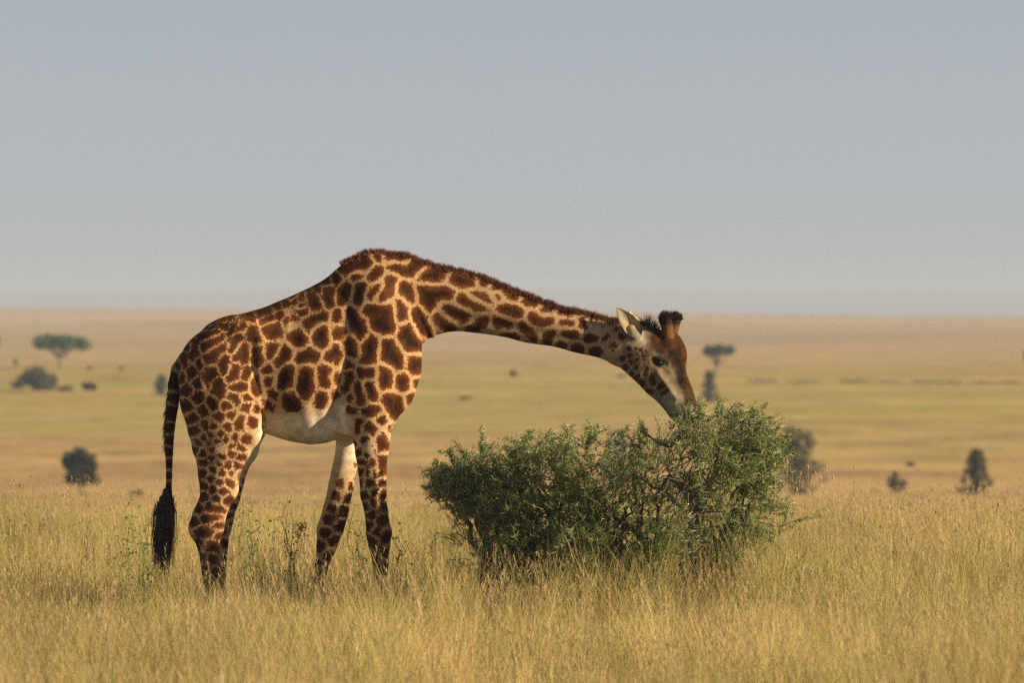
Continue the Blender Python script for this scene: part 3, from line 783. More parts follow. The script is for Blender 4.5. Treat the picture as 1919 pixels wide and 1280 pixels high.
    tail = small('tail', tl, [0, -.02, -.03, -.03, -.03, -.03, -.03, -.03], lambda bx, by: np.array([0.28, 0.19, 0.10]) * np.ones((len(bx), 1)), .008,
                 spots=lambda bx, by: spot_field(bx, by, [([[(345, 690)], [(335, 705), (333, 722)], [(330, 745)], [(326, 768), (325, 780)], [(322, 800)], [(324, 825)], [(320, 845)], [(323, 868)], [(321, 890)], [(321, 910)]], 1.8, 14)]))
    def strands(name, roots, dirs, length, width, cols, parent, bend=None, mat=M_HAIR):
        n = len(roots)
        dirs = dirs / np.linalg.norm(dirs, axis=1)[:, None]
        side = np.cross(dirs, rng.normal(0, 1, (n, 3))); side /= np.linalg.norm(side, axis=1)[:, None]
        b = np.zeros((n, 3)) if bend is None else bend
        L_ = np.asarray(length).reshape(-1, 1); w = np.asarray(width).reshape(-1, 1)
        mid = roots + dirs * L_ * .5 + b * .25
        tip = roots + dirs * L_ + b
        vv = np.stack([roots - side * w, roots + side * w, mid + side * w * .7, mid - side * w * .7, tip], 1).reshape(-1, 3)
        i = np.arange(n)[:, None] * 5
        q4 = i + np.array([[0, 1, 2, 3]]); q3 = i + np.array([[3, 2, 4]])
        cc = np.repeat(cols, 5, 0)
        return make_mesh(name, wp(vv), [q4, q3], mat, parent, False, {'tint': ('FLOAT_COLOR', cc)})
    n = 3600
    t = rng.random(n) ** .8
    tx = 319 - 6 * t + rng.normal(0, 1, n) * (2.5 + 5.5 * t); ty = 912 + t * 45
    rx, rz = W(tx, ty)
    roots = np.stack([rx, -.03 + rng.normal(0, .02, n) * (1 + t), rz], 1)
    dirs = np.stack([(tx - 316) / 110 + rng.normal(-.03, .035, n), rng.normal(0, .06, n), -np.ones(n)], 1)
    Ln = rng.uniform(.16, .50, n) + .22 * rng.random(n) ** 3
    strands('tail_tuft', roots, dirs, Ln, rng.uniform(.0018, .0036, n), np.array([[0.018, 0.013, 0.009]]) * rng.uniform(.4, 3.0, (n, 1)), tail,
            bend=np.stack([-(tx - 315) / S * 1.3 + rng.normal(0, .025, n), rng.normal(0, .03, n), np.zeros(n)], 1))
    tn = 260
    ty = rng.uniform(730, 840, tn); tx = np.interp(ty, [720, 760, 800, 850], [322, 319, 315, 317])
    rx, rz = W(tx, ty)
    strands('tail_fringe', np.stack([rx, np.full(tn, -.03) + rng.normal(0, .015, tn), rz], 1), np.stack([-np.ones(tn) * rng.uniform(.1, .8, tn), rng.normal(0, .15, tn), -np.ones(tn)], 1), rng.uniform(.03, .08, tn), np.full(tn, .0025), np.array([[0.025, 0.016, 0.01]]) * np.ones((tn, 1)), tail)
    # mane
    n = 15000
    mx = rng.uniform(640, 1205, n)
    topx = [636, 645, 660, 680, 700, 735, 770, 800, 830, 860, 900, 950, 1000, 1050, 1100, 1140, 1175, 1205]
    topy = [500, 495, 485, 477, 474, 479, 487, 493, 501, 508, 520, 539, 559, 576, 588, 597, 603, 608]
    hh = np.interp(mx, [640, 650, 670, 700, 740, 800, 900, 1050, 1150, 1205], [12, 13, 14, 15, 13, 14, 15, 14, 11, 9])
    ck = rng.normal(0, .10, 140)[np.clip(((mx - 640) / 4.1 + rng.normal(0, .3, n)).astype(int), 0, 139)]
    hh = hh * (1 + ck + .22 * np.sin(mx * .23) * np.sin(mx * .071 + 1) + .25 * (np.sin(mx * .41 + 2) > .93))
    yoff = rng.normal(0, .022, n)
    bins = np.arange(630, 1215, 5.0)
    mid = np.abs(v[:, 1]) < .03
    prof = np.array([v[mid & (np.abs(px - b) < 6) & (py < 640), 2].max() for b in bins])
    rx = W(mx, 0)[0]; rz = np.interp(mx, bins, prof) - .015 - np.abs(yoff) * .5
    lean = ck * .8 + rng.normal(-.10, .16, n) + np.where(mx < 690, -.55, 0)
    dirs = np.stack([lean + np.interp(mx, [640, 700, 800, 1200], [-.2, 0, .22, .22]), yoff * 6 + rng.normal(0, .08, n), np.ones(n)], 1)
    mc = np.array([[0.14, 0.040, 0.013]]) * rng.uniform(.35, 1.7, (n, 1)) * np.interp(mx, [650, 700, 900, 1200], [1.5, 1.2, .8, .8])[:, None]
    strands('mane', np.stack([rx, yoff, rz], 1), dirs, (hh * .42 + 5) / S * (.35 + .8 * rng.random(n) ** .6), rng.uniform(.0013, .0024, n), mc, root)
    # black crest of hair between ears and horns
    n = 260
    mx = rng.uniform(1204, 1234, n)
    rx, rz = W(mx, np.interp(mx, [1204, 1222, 1234], [610, 616, 622]))
    dirs = np.stack([rng.normal(.12, .38, n), rng.normal(0, .3, n), np.ones(n)], 1)
    strands('forelock', np.stack([rx, rng.normal(0, .035, n), rz], 1), dirs, rng.uniform(.04, .15, n) * np.interp(mx, [1204, 1214, 1234], [.8, 1.1, .6]), np.full(n, .0022), BLACK[None] * rng.uniform(.6, 2, (n, 1)), root)
    n = 1500
    which = rng.integers(0, 2, n); th_ = rng.uniform(0, 2 * math.pi, n); zz_ = rng.uniform(-.35, 1, n)
    cxy = np.array([[W(*c)[0], yy_, W(*c)[1]] for c, yy_ in OSS])[which]
    rr = np.sqrt(np.clip(1 - zz_ ** 2, 0, 1))
    nrm_ = np.stack([rr * np.cos(th_), rr * np.sin(th_), zz_], 1)
    strands('horn_hair', cxy + nrm_ * np.array([.052, .05, .045]), nrm_ + np.array([0, 0, .9]) + rng.normal(0, .25, (n, 3)), rng.uniform(.012, .04, n), np.full(n, .0018), BLACK[None] * rng.uniform(.6, 1.8, (n, 1)), root)
    # ears: cupped leaf shapes
    def ear(bx, by, tx_, ty_, y0, y1, open_dir, inner_c, outer_c):
        b = np.array([W(bx, by)[0], y0, W(bx, by)[1]]); tip = np.array([W(tx_, ty_)[0], y1, W(tx_, ty_)[1]])
        a = tip - b; Lr = np.linalg.norm(a); a /= Lr
        o = np.asarray(open_dir, float); o -= a * (o @ a); o /= np.linalg.norm(o)
        sd = np.cross(a, o)
        nu, nv = 16, 13
        uu = np.linspace(0, 1, nu)[:, None]; th = np.linspace(-1, 1, nv)[None]
        wd = .088 * np.interp(uu, [0, .12, .35, .6, .85, 1], [.55, .8, 1.0, .88, .45, .03])
        ang = th * np.interp(uu, [0, .3, 1], [2.2, 1.45, .9])
        rad = wd / np.maximum(np.sin(np.minimum(np.abs(np.interp(uu, [0, .3, 1], [2.2, 1.45, .9])), 1.57)), .4)
        P = b + uu[..., None] * a * Lr + (np.sin(ang) * rad)[..., None] * sd - (np.cos(ang) * rad)[..., None] * o + (rad * .8)[..., None] * o
        P2 = P - .006 * o
        vv = np.concatenate([P.reshape(-1, 3), P2.reshape(-1, 3)])
        i = np.arange(nu - 1)[:, None] * nv + np.arange(nv - 1)[None]
        q = np.stack([i, i + 1, i + nv + 1, i + nv], -1).reshape(-1, 4)
        m_ = nu * nv
        edge = np.concatenate([np.arange(nv), np.arange(1, nu) * nv + nv - 1, ((nu - 1) * nv + np.arange(nv - 2, -1, -1)), np.arange(nu - 2, 0, -1) * nv])
        e2 = np.roll(edge, -1)
        rim = np.stack([edge, e2, e2 + m_, edge + m_], 1)
        cc = np.concatenate([np.tile(inner_c, (m_, 1)), np.tile(outer_c, (m_, 1))])
        gk = sm(.05, -.35, np.repeat(th, nu, 0).reshape(-1, 1)); cc[:m_] = cc[:m_] * (1 - gk) + np.array([0.17, 0.15, 0.12]) * gk
        cc[:m_] *= (1 - .35 * np.repeat(uu, nv, 1).reshape(-1, 1) ** 2)
        return make_mesh('ear', wp(vv), [q, q[:, ::-1] + m_, rim], coat, root, True, {'spot': ('FLOAT', np.full(2 * m_, -30.0)), 'base': ('FLOAT_COLOR', cc), 'dark': ('FLOAT', np.zeros(2 * m_))})
    ear(1187, 634, 1155, 577, -.075, -.14, (.50, -.82, .25), np.array([0.36, 0.29, 0.19]), np.array([0.20, 0.20, 0.16]))
    ear(1193, 624, 1180, 581, .075, .16, (.75, -.5, .2), np.array([0.62, 0.50, 0.34]), np.array([0.40, 0.33, 0.24]))
    # eyes
    me_, t_ = mat_new('eye')
    p = N(t_, 'ShaderNodeBsdfPrincipled'); p.inputs['Base Color'].default_value = (0.012, 0.008, 0.006, 1); p.inputs['Roughness'].default_value = .22
    oo = N(t_, 'ShaderNodeOutputMaterial'); t_.links.new(p.outputs[0], oo.inputs['Surface'])
    for sgn in (-1, 1):
        ex_, ez_ = W(1234, 681)
        q = Field(np.arange(ex_ - .06, ex_ + .06, .005), np.arange(sgn * .098 - .06, sgn * .098 + .06, .005), np.arange(ez_ - .06, ez_ + .06, .005))
        q.ball((1234, 681), sgn * .098, (8.5, .031, 5), .01, rot=math.radians(-25))
        vv, ff = surface_nets(q.F, q.xs, q.ys, q.zs)
        eye = make_mesh('eye', wp(vv), [ff], me_, root, True)
        n = 90
        k = rng.random(n)
        rx, rz = W(1221 + k * 30, 669 + k * 12 + rng.normal(0, 1, n))
        strands('eyelash', np.stack([rx, sgn * (.122 + rng.normal(0, .004, n)), rz], 1), np.stack([.45 + rng.normal(0, .25, n), sgn * np.full(n, .6), -.75 + rng.normal(0, .2, n)], 1), rng.uniform(.03, .05, n), np.full(n, .0016), BLACK[None] * np.ones((n, 1)), eye)
    # hooves
    hoof_m = rough_material('hoof horn', (0.03, 0.022, 0.016), (0.07, 0.05, 0.035), 25, .5)
    for hx, hy in ((409, -.22), (418, .21), (721, -.205), (600, .205)):
        th = np.linspace(0, 2 * math.pi, 20, endpoint=False)
        prof = [(0.0, 1.0, .02), (.03, 1.03, .018), (.08, .86, .006), (.115, .70, -.006)]
        cx, _ = W(hx, 0)
        vv = []
        for z, sc, fw in prof:
            cleft = 1 - .10 * np.exp(-(np.sin(th) / .25) ** 2) * (np.cos(th) > 0)
            vv.append(np.stack([cx + fw + .105 * sc * cleft * np.cos(th), hy + .078 * sc * np.sin(th), np.full(20, z + .004)], 1))
        vv = np.concatenate(vv)
        j = np.arange(20); jn = (j + 1) % 20
        q = np.concatenate([np.stack([r * 20 + j, r * 20 + jn, r * 20 + 20 + jn, r * 20 + 20 + j], 1) for r in range(3)])
        make_mesh('hoof', wp(vv), [q, j[None, ::-1], (60 + j)[None]], hoof_m, root, True)
    return root

build_giraffe()

# ------------------------------------------------------------------ thorn bush the giraffe feeds on
def build_bush():
    B0 = np.array([W(1130, 0)[0], 0.0, 0.0])
    root = tag(empty('thorn_bush', B0), 'dense green acacia thorn bush with white spines under the giraffe muzzle', 'bush')
    topx = [815, 835, 860, 900, 940, 980, 1020, 1060, 1090, 1130, 1170, 1210, 1250, 1270, 1290, 1310, 1345, 1380, 1410, 1435, 1450, 1458]
    topy = [900, 884, 872, 858, 850, 838, 834, 830, 828, 826, 826, 824, 820, 810, 794, 782, 778, 780, 788, 802, 824, 860]
    botx = [815, 850, 900, 950, 1000, 1200, 1400, 1440, 1458]
    boty = [905, 932, 972, 1050, 1120, 1135, 1060, 985, 900]
    def depth(px, py):
        u = (px - 1130) / 335.0
        w = (py - 980) / 240.0
        return 1.05 * np.sqrt(np.clip(1 - u * u * .95, 0.03, 1)) * np.sqrt(np.clip(1 - .75 * w * w, .15, 1))
    limb = Tubes(6); twig = Tubes(3)
    # main limbs from several root stocks
    stocks = [(925, -.15), (950, .2), (1010, -.35), (1060, .3), (1110, -.1), (1160, .35), (1210, -.3), (1270, .15), (1330, -.2), (1370, .25)]
    nodes = []
    for i in range(74):
        sx, sy = stocks[i % len(stocks)]
        px = np.clip(sx + rng.normal(0, 105), 830, 1446)
        tp = np.interp(px, topx, topy); bt = np.interp(px, botx, boty)
        py = tp + 8 + (bt - tp) * rng.random() ** 1.6 * .55
        y = sy * .6 + rng.uniform(-1, 1) * depth(px, py) * .85
        a = np.array([W(sx + rng.normal(0, 6), 0)[0], sy + rng.normal(0, .04), -.03])
        b = np.array([W(px, 0)[0], y, W(0, py)[1]])
        m = np.array([a[0] * .55 + b[0] * .45, a[1] * .5 + b[1] * .5, b[2] * .62 + .08])
        p = np.concatenate([crooked(a, m, 6, .13), crooked(m, b, 7, .16)[1:]])
        limb.add(p, np.linspace(.026, .005, len(p)) * rng.uniform(.7, 1.25))
        nodes.append(p[2:])
    nodes = np.concatenate(nodes)
    ctr = np.array([W(1130, 0)[0], 0, .35])
    leafc, leafu, thorn_a, thorn_d = [], [], [], []
    tw = []
    def add_twig(a, d, L, n, leafy=1.0, r0=.0045, thorns=True):
        d = d / np.linalg.norm(d)
        p = [a]
        for k in range(n):
            d = d + rng.normal(0, .30, 3); d /= np.linalg.norm(d)
            p.append(p[-1] + d * L / n)
        p = np.array(p)
        twig.add(p, np.linspace(r0, .0017, len(p)))
        for k in range(len(p) - 1):
            for q in range(2):
                c = p[k] + (p[k + 1] - p[k]) * rng.random()
                if rng.random() < leafy:
                    m = rng.integers(6, 12)
                    leafc.append(c + rng.normal(0, .0125, (m, 3)))
                if thorns and rng.random() < .27:
                    ax_ = p[k + 1] - p[k]
                    s_ = np.cross(ax_, rng.normal(0, 1, 3)); s_ /= np.linalg.norm(s_) + 1e-9
                    for sg in (-1, 1):
                        thorn_a.append(c); thorn_d.append((s_ * sg + rng.normal(0, .25, 3) + ax_ / (np.linalg.norm(ax_) + 1e-9) * .35) * rng.uniform(.03, .072))
        return p
    # foliage sits in flattish sprays with gaps between them
    sprays = []
    while len(sprays) < 325:
        px = rng.uniform(826, 1452)
        tp = np.interp(px, topx, topy) + rng.normal(0, 5); bt = np.interp(px, botx, boty)
        q = rng.random() ** 1.05
        py = tp + 4 + q * (bt - tp)
        y = depth(px, py) * np.sign(rng.uniform(-1.25, .75)) * rng.random() ** .40
        if q > .8 and rng.random() < .3: continue
        if px < 940 and rng.random() < .45: continue
        sprays.append((px, py, y))
    for px, py, y in sprays:
        c0 = np.array([W(px, 0)[0], y, W(0, py)[1]])
        out = (c0 - ctr) * np.array([1.0, 1.2, .75]); out /= np.linalg.norm(out) + 1e-6
        k = np.argmin(((nodes - c0) ** 2).sum(1))
        main = crooked(nodes[k], c0 + out * .06, 7, .16)
        limb.add(main, np.linspace(.0085, .003, 7))
        for r in range(rng.integers(4, 15)):
            a = c0 + rng.normal(0, 1, 3) * np.array([.085, .085, .045])
            d = out * .9 + np.array([0, 0, .22]) + rng.normal(0, .5, 3)
            L = rng.uniform(.09, .27)
            add_twig(a - d / np.linalg.norm(d) * L * .5, d, L, 4, .88)
    # long arching shoots
    for k in range(330):
        px = rng.uniform(832, 1446)
        tp = np.interp(px, topx, topy); bt = np.interp(px, botx, boty)
        py = tp + 6 + rng.random() ** 1.3 * (bt - tp) * .85
        y = depth(px, py) * rng.uniform(-1, .6)
        c0 = np.array([W(px, 0)[0], y, W(0, py)[1]])
        out = (c0 - ctr) * np.array([1.0, .9, .5]); out /= np.linalg.norm(out) + 1e-6
        d = out + np.array([rng.normal(0, .5), rng.normal(0, .3), rng.normal(.12, .22)])
        L = rng.uniform(.22, .48)
        add_twig(c0 - d / np.linalg.norm(d) * L * .62, d, L, 10, .62, .006)
    # shoots that break the outline
    for px, py, dx, dz, L, lf in [(905, 832, .02, .25, .20, .9), (912, 835, .08, .2, .1, .8), (1107, 812, -.03, .3, .16, .7), (1112, 810, .2, .2, .14, .7), (850, 850, -.3, .15, .18, .8), (838, 868, -.35, .1, .16, .8), (870, 845, -.25, .2, .16, .8), (985, 818, .3, .2, .14, .8), (1030, 815, .1, .25, .1, .8), (1060, 808, .25, .2, .12, .8), (1165, 806, .35, .2, .16, .7), (1205, 806, -.2, .3, .14, .8), (1310, 770, .06, .35, .17, .8), (1345, 768, .35, .3, .2, .9), (1372, 768, .45, .25, .2, .9), (1420, 790, .4, .15, .18, .9), (1440, 815, .4, .05, .16, .9), (1448, 850, .4, -.05, .14, .8), (1445, 895, .4, -.1, .16, .6), (1405, 775, .3, .2, .16, .9), (1290, 778, -.1, .25, .12, .8)]:
        for r in range(3):
            a = np.array([W(px + rng.normal(0, 3), 0)[0], rng.uniform(-.35, .25), W(0, py + 4)[1]])
            k_ = np.argmin(((nodes - a) ** 2).sum(1))
            limb.add(crooked(nodes[k_], a, 6, .12), np.linspace(.007, .0045, 6))
            add_twig(a - np.array([0, 0, .05]), np.array([dx * .6, rng.normal(0, .1), .5]), .06, 3, .9)
            add_twig(a, np.array([dx, rng.normal(0, .1), dz]), L * (1 if r == 0 else rng.uniform(.4, .8)), 7, lf)
    # thin spiky tips all along the crown
    for k in range(110):
        px = rng.uniform(828, 1452)
        a = np.array([W(px, 0)[0], rng.uniform(-.6, .4), W(0, np.interp(px, topx, topy) + 10)[1]])
        side = (px - 1130) / 330
        add_twig(a, np.array([side * .9 + rng.normal(0, .5), rng.normal(0, .25), rng.uniform(.1, .8)]), rng.uniform(.10, .24), 6, .35, .0045)
    # bare dead twigs on the left, long drooping shoots on the right
    for px, py, dx, dz, L in [(850, 925, -.4, .10, .26), (848, 930, -.4, -.03, .24), (855, 920, -.35, .2, .22), (840, 922, -.3, -.12, .18), (880, 960, -.3, -.1, .3), (870, 985, -.35, .05, .26), (890, 1010, -.3, -.15, .28), (865, 940, -.3, .0, .28)]:
        a = np.array([W(px, 0)[0], rng.uniform(-.3, .2), W(0, py)[1]])
        p = add_twig(a, np.array([dx, rng.normal(0, .1), dz]), L, 8, .06, .006, False)
        for k in (2, 3, 4, 5, 6):
            add_twig(p[k], np.array([dx, rng.normal(0, .25), dz + rng.choice([-.4, .4])]), rng.uniform(.05, .12), 4, .05, .003, False)
    for px, py, dx, dz, L in [(1455, 985, .5, .14, .45), (1450, 1000, .5, .22, .42), (1420, 1000, .5, .03, .4), (1380, 990, .5, -.02, .4), (1440, 940, .4, -.08, .22), (1480, 975, .5, .05, .42), (1430, 905, .5, -.03, .2)]:
        a = np.array([W(px, 0)[0], rng.uniform(-.5, -.1), W(0, py)[1]])
        add_twig(a, np.array([dx, rng.normal(0, .05), dz]), L, 9, .75, .006)
    # low leafy sprays at the left foot
    for k in range(120):
        px = rng.uniform(850, 1080); py = rng.uniform(975, 1085)
        a = np.array([W(px, 0)[0], rng.uniform(-.75, .1), W(0, py)[1]])
        add_twig(a, np.array([-.3, rng.normal(0, .2), rng.uniform(-.1, .4)]), rng.uniform(.12, .25), 5, .55)
    # sprigs in front of the feeding muzzle
    for k in range(70):
        px, py = rng.uniform(1256, 1306), rng.uniform(742, 800)
        if py < 752 + abs(px - 1282) * .9: continue
        a = np.array([W(px, 0)[0], -.09 - rng.random() * .12, W(0, py + 16)[1]])
        add_twig(a, np.array([rng.normal(0, .3), rng.normal(-.1, .2), .8]), rng.uniform(.07, .15), 4, .55)
    limb.build('branch', M_BARK, root, B0)
    tag(twig.build('twigs', M_TWIG, root, B0), kind='stuff')
    c = np.concatenate(leafc)
    v, f = quads(c, rng.uniform(.0045, .0105, len(c)), aspect=.5)
    base = np.array([[0.115, 0.215, 0.025], [0.175, 0.275, 0.036], [0.065, 0.125, 0.018], [0.30, 0.30, 0.07]])[rng.choice(4, len(c), p=[.40, .34, .18, .08])]
    base = base * rng.uniform(.75, 1.25, (len(c), 1))
    o = make_mesh('leaves', v - B0, [f], M_LEAF, root, attrs={'tint': ('FLOAT_COLOR', np.repeat(base, 4, 0))})
    o['kind'] = 'stuff'
    a = np.array(thorn_a); d = np.array(thorn_d)
    s1 = np.cross(d, rng.normal(0, 1, d.shape)); s1 /= np.linalg.norm(s1, axis=1)[:, None] + 1e-9
    s2 = np.cross(d, s1); s2 /= np.linalg.norm(s2, axis=1)[:, None] + 1e-9
    r = .0021
    v = np.stack([a + s1 * r, a - .5 * s1 * r + .87 * s2 * r, a - .5 * s1 * r - .87 * s2 * r, a + d], 1).reshape(-1, 3)
    i = np.arange(len(a))[:, None] * 4
    f = np.concatenate([i + np.array([[0, 1, 3]]), i + np.array([[1, 2, 3]]), i + np.array([[2, 0, 3]])])
    o = make_mesh('thorns', v - B0, [f], M_THORN, root)
    o['kind'] = 'stuff'
build_bush()

# ------------------------------------------------------------------ standing grass (nobody could count it)
STRAW = np.array([[0.60, 0.445, 0.175], [0.72, 0.56, 0.265], [0.49, 0.34, 0.135], [0.50, 0.44, 0.135], [0.25, 0.155, 0.07], [0.24, 0.27, 0.06]])
def build_grass():
    V, Q, T, C = [], [], [], []
    nv = 0
    def blades(bx, by, h, lean, width, col, droop):
        nonlocal nv
        n = len(bx)
        bz = ground_z(bx, by) - .02
        th = rng.uniform(0, math.pi, n)
        sx, sy = np.cos(th) * width, np.sin(th) * width
        pts = []
        for t, wv in ((0, 1.0), (.42, .85), (.78, .55)):
            cx = bx + lean[:, 0] * h * (t ** 1.5); cyy = by + lean[:, 1] * h * (t ** 1.5)
            cz = bz + h * (t - droop * t ** 3)
            pts += [np.stack([cx - sx * wv, cyy - sy * wv, cz], 1), np.stack([cx + sx * wv, cyy + sy * wv, cz], 1)]
        pts.append(np.stack([bx + lean[:, 0] * h, by + lean[:, 1] * h, bz + h * (1 - droop)], 1))
        v = np.stack(pts, 1).reshape(-1, 3)
        i = nv + np.arange(n)[:, None] * 7
        Q.append(i + np.array([[0, 1, 3, 2]])); Q.append(i + np.array([[2, 3, 5, 4]])); T.append(i + np.array([[4, 5, 6]]))
        V.append(v); C.append(np.repeat(col, 7, 0)); nv += n * 7
        return v.reshape(n, 7, 3)
    # tufts
    ncl = 15500
    d = 25 + (74 - 25) * rng.random(ncl * 2) ** .9
    hw = d * .0853 + 2.2
    x = rng.uniform(-1, 1, ncl * 2) * hw; y = d - DIST
    keep = rng.random(len(x)) < hw / hw.max()
    x, y = x[keep], y[keep]
    patch = vnoise(x + 50, y * 1.3 + 90, 3, 1.3) * .55 + vnoise(x + 50, y + 90, 4, .45) * .45
    green = vnoise(x + 80, y + 40, 6, 1.7) * .6 + vnoise(x + 80, y + 40, 7, .5) * .4
    hole = vnoise(x + 20, y * .8 + 60, 9, .8)
    keep = (rng.random(len(x)) < .42 + .8 * patch) & ~((hole < .26) & (rng.random(len(x)) < .75))
    x, y, patch, green = x[keep], y[keep], patch[keep], green[keep]
    ncl = len(x)
    big = vnoise(x + 70, y * .7 + 15, 14, 2.2)
    hh = np.clip((.12 + .72 * patch) * (.68 + .64 * big) + rng.normal(0, .055, ncl), .14, .72)
    # shorter where the animal has trodden, rank around the bush
    rank = np.exp(-(((x - W(1300, 0)[0]) / 1.9) ** 2 + ((y + .5) / 1.3) ** 2))
    front = np.exp(-(((x - W(1180, 0)[0]) / 1.5) ** 4 + ((y + 1.35) / .55) ** 2))
    hh = hh * (1 + .45 * rank + .60 * front)
    hh = hh * np.where(y < -7, 1.3, 1)
    kind = rng.choice(6, ncl, p=[.30, .25, .17, .14, .09, .05])
    gsel = (green > np.where(y > -4, .47, .58)) & (rng.random(ncl) < .55)
    kind = np.where(gsel, rng.choice([3, 5], ncl, p=[.55, .45]), kind)
    per = 17
    ci = np.repeat(np.arange(ncl), per)
    n = len(ci)
    rad = np.abs(rng.normal(0, .055, n)); an = rng.uniform(0, 2 * math.pi, n)
    bx, by = x[ci] + rad * np.cos(an), y[ci] + rad * np.sin(an)
    lean = np.stack([np.cos(an), np.sin(an)], 1) * (rng.uniform(.02, .55, n))[:, None] + rng.normal(0, .12, (n, 2))
    lean[:, 0] += rng.normal(0, .12, ncl)[ci]
    h = hh[ci] * rng.uniform(.45, 1.15, n)
    col = STRAW[kind[ci]] * rng.uniform(.6, 1.25, (n, 1)) * (.65 + .7 * vnoise(x + 11, y + 33, 12, .9))[ci][:, None]
    blades(bx, by, h, lean, rng.uniform(.0010, .0024, n), col, rng.uniform(0, .3, n))
    # thin loose undergrowth everywhere
    n = 46000
    d = 25 + 50 * rng.random(n); bx = rng.uniform(-1, 1, n) * (d * .0853 + 2.2); by = d - DIST
    blades(bx, by, rng.uniform(.10, .42, n), rng.normal(0, .35, (n, 2)), rng.uniform(.0012, .0024, n), STRAW[rng.choice(6, n)] * rng.uniform(.6, 1.15, (n, 1)), rng.uniform(0, .35, n))
    # flowering stalks with feathery heads
    n = 12500
    d = 25 + 48 * rng.random(n); bx = rng.uniform(-1, 1, n) * (d * .0853 + 2.2); by = d - DIST
    pz = vnoise(bx + 50, by * 1.3 + 90, 3, 1.3)
    kp = rng.random(n) < .25 + pz * .9
    bx, by, pz = bx[kp], by[kp], pz[kp]; n = len(bx)
    hs = np.clip(.34 + .46 * pz + rng.normal(0, .08, n), .3, .88)
    ln = rng.normal(0, .13, (n, 2))
    sc = np.array([[0.50, 0.36, 0.15]]) * rng.uniform(.75, 1.2, (n, 1))
    P = blades(bx, by, hs, ln, rng.uniform(.0011, .0017, n), sc, np.zeros(n))
    tip, low = P[:, 6], (P[:, 4] + P[:, 5]) / 2
    for k in range(7):
        t = .25 + k * .11
        c = low + (tip - low) * t
        dr = rng.normal(0, 1, (n, 3)) * np.array([.4, .4, .15]) + np.array([0, 0, .9])
        dr /= np.linalg.norm(dr, axis=1)[:, None]
        Ls = rng.uniform(.025, .055, (n, 1))
        sd = np.cross(dr, rng.normal(0, 1, (n, 3))); sd /= np.linalg.norm(sd, axis=1)[:, None]
        v = np.stack([c - sd * .0012, c + dr * Ls * .5 + sd * .0034, c + dr * Ls, c + dr * Ls * .5 - sd * .0034], 1).reshape(-1, 3)
        Q.append(nv + np.arange(n * 4).reshape(-1, 4)); V.append(v); nv += n * 4
        C.append(np.repeat(np.array([[0.52, 0.38, 0.19]]) * rng.uniform(.7, 1.2, (n, 1)), 4, 0))
    g = make_mesh('grass', np.concatenate(V), [np.concatenate(Q), np.concatenate(T)], M_GRASS, attrs={'tint': ('FLOAT_COLOR', np.concatenate(C))})
    tag(g, 'knee high dry golden grass covering the foreground', 'grass', kind='stuff')
build_grass()

# ------------------------------------------------------------------ trees and shrubs of the valley
def clump_crown(blobs, n, leaf, rngl):
    """leaf quads through a set of ellipsoids (cx, cy, cz, rx, ry, rz)"""
    vol = np.array([b[3] * b[4] * b[5] for b in blobs]) ** .8
    pick = rngl.choice(len(blobs), n, p=vol / vol.sum())
    b = np.array(blobs)[pick]
    p = rngl.normal(0, 1, (n, 3)); p /= np.linalg.norm(p, axis=1)[:, None]
    p *= (rngl.random((n, 1)) ** .45) * rngl.uniform(.8, 1.12, (n, 1))
    return b[:, :3] + p * b[:, 3:]

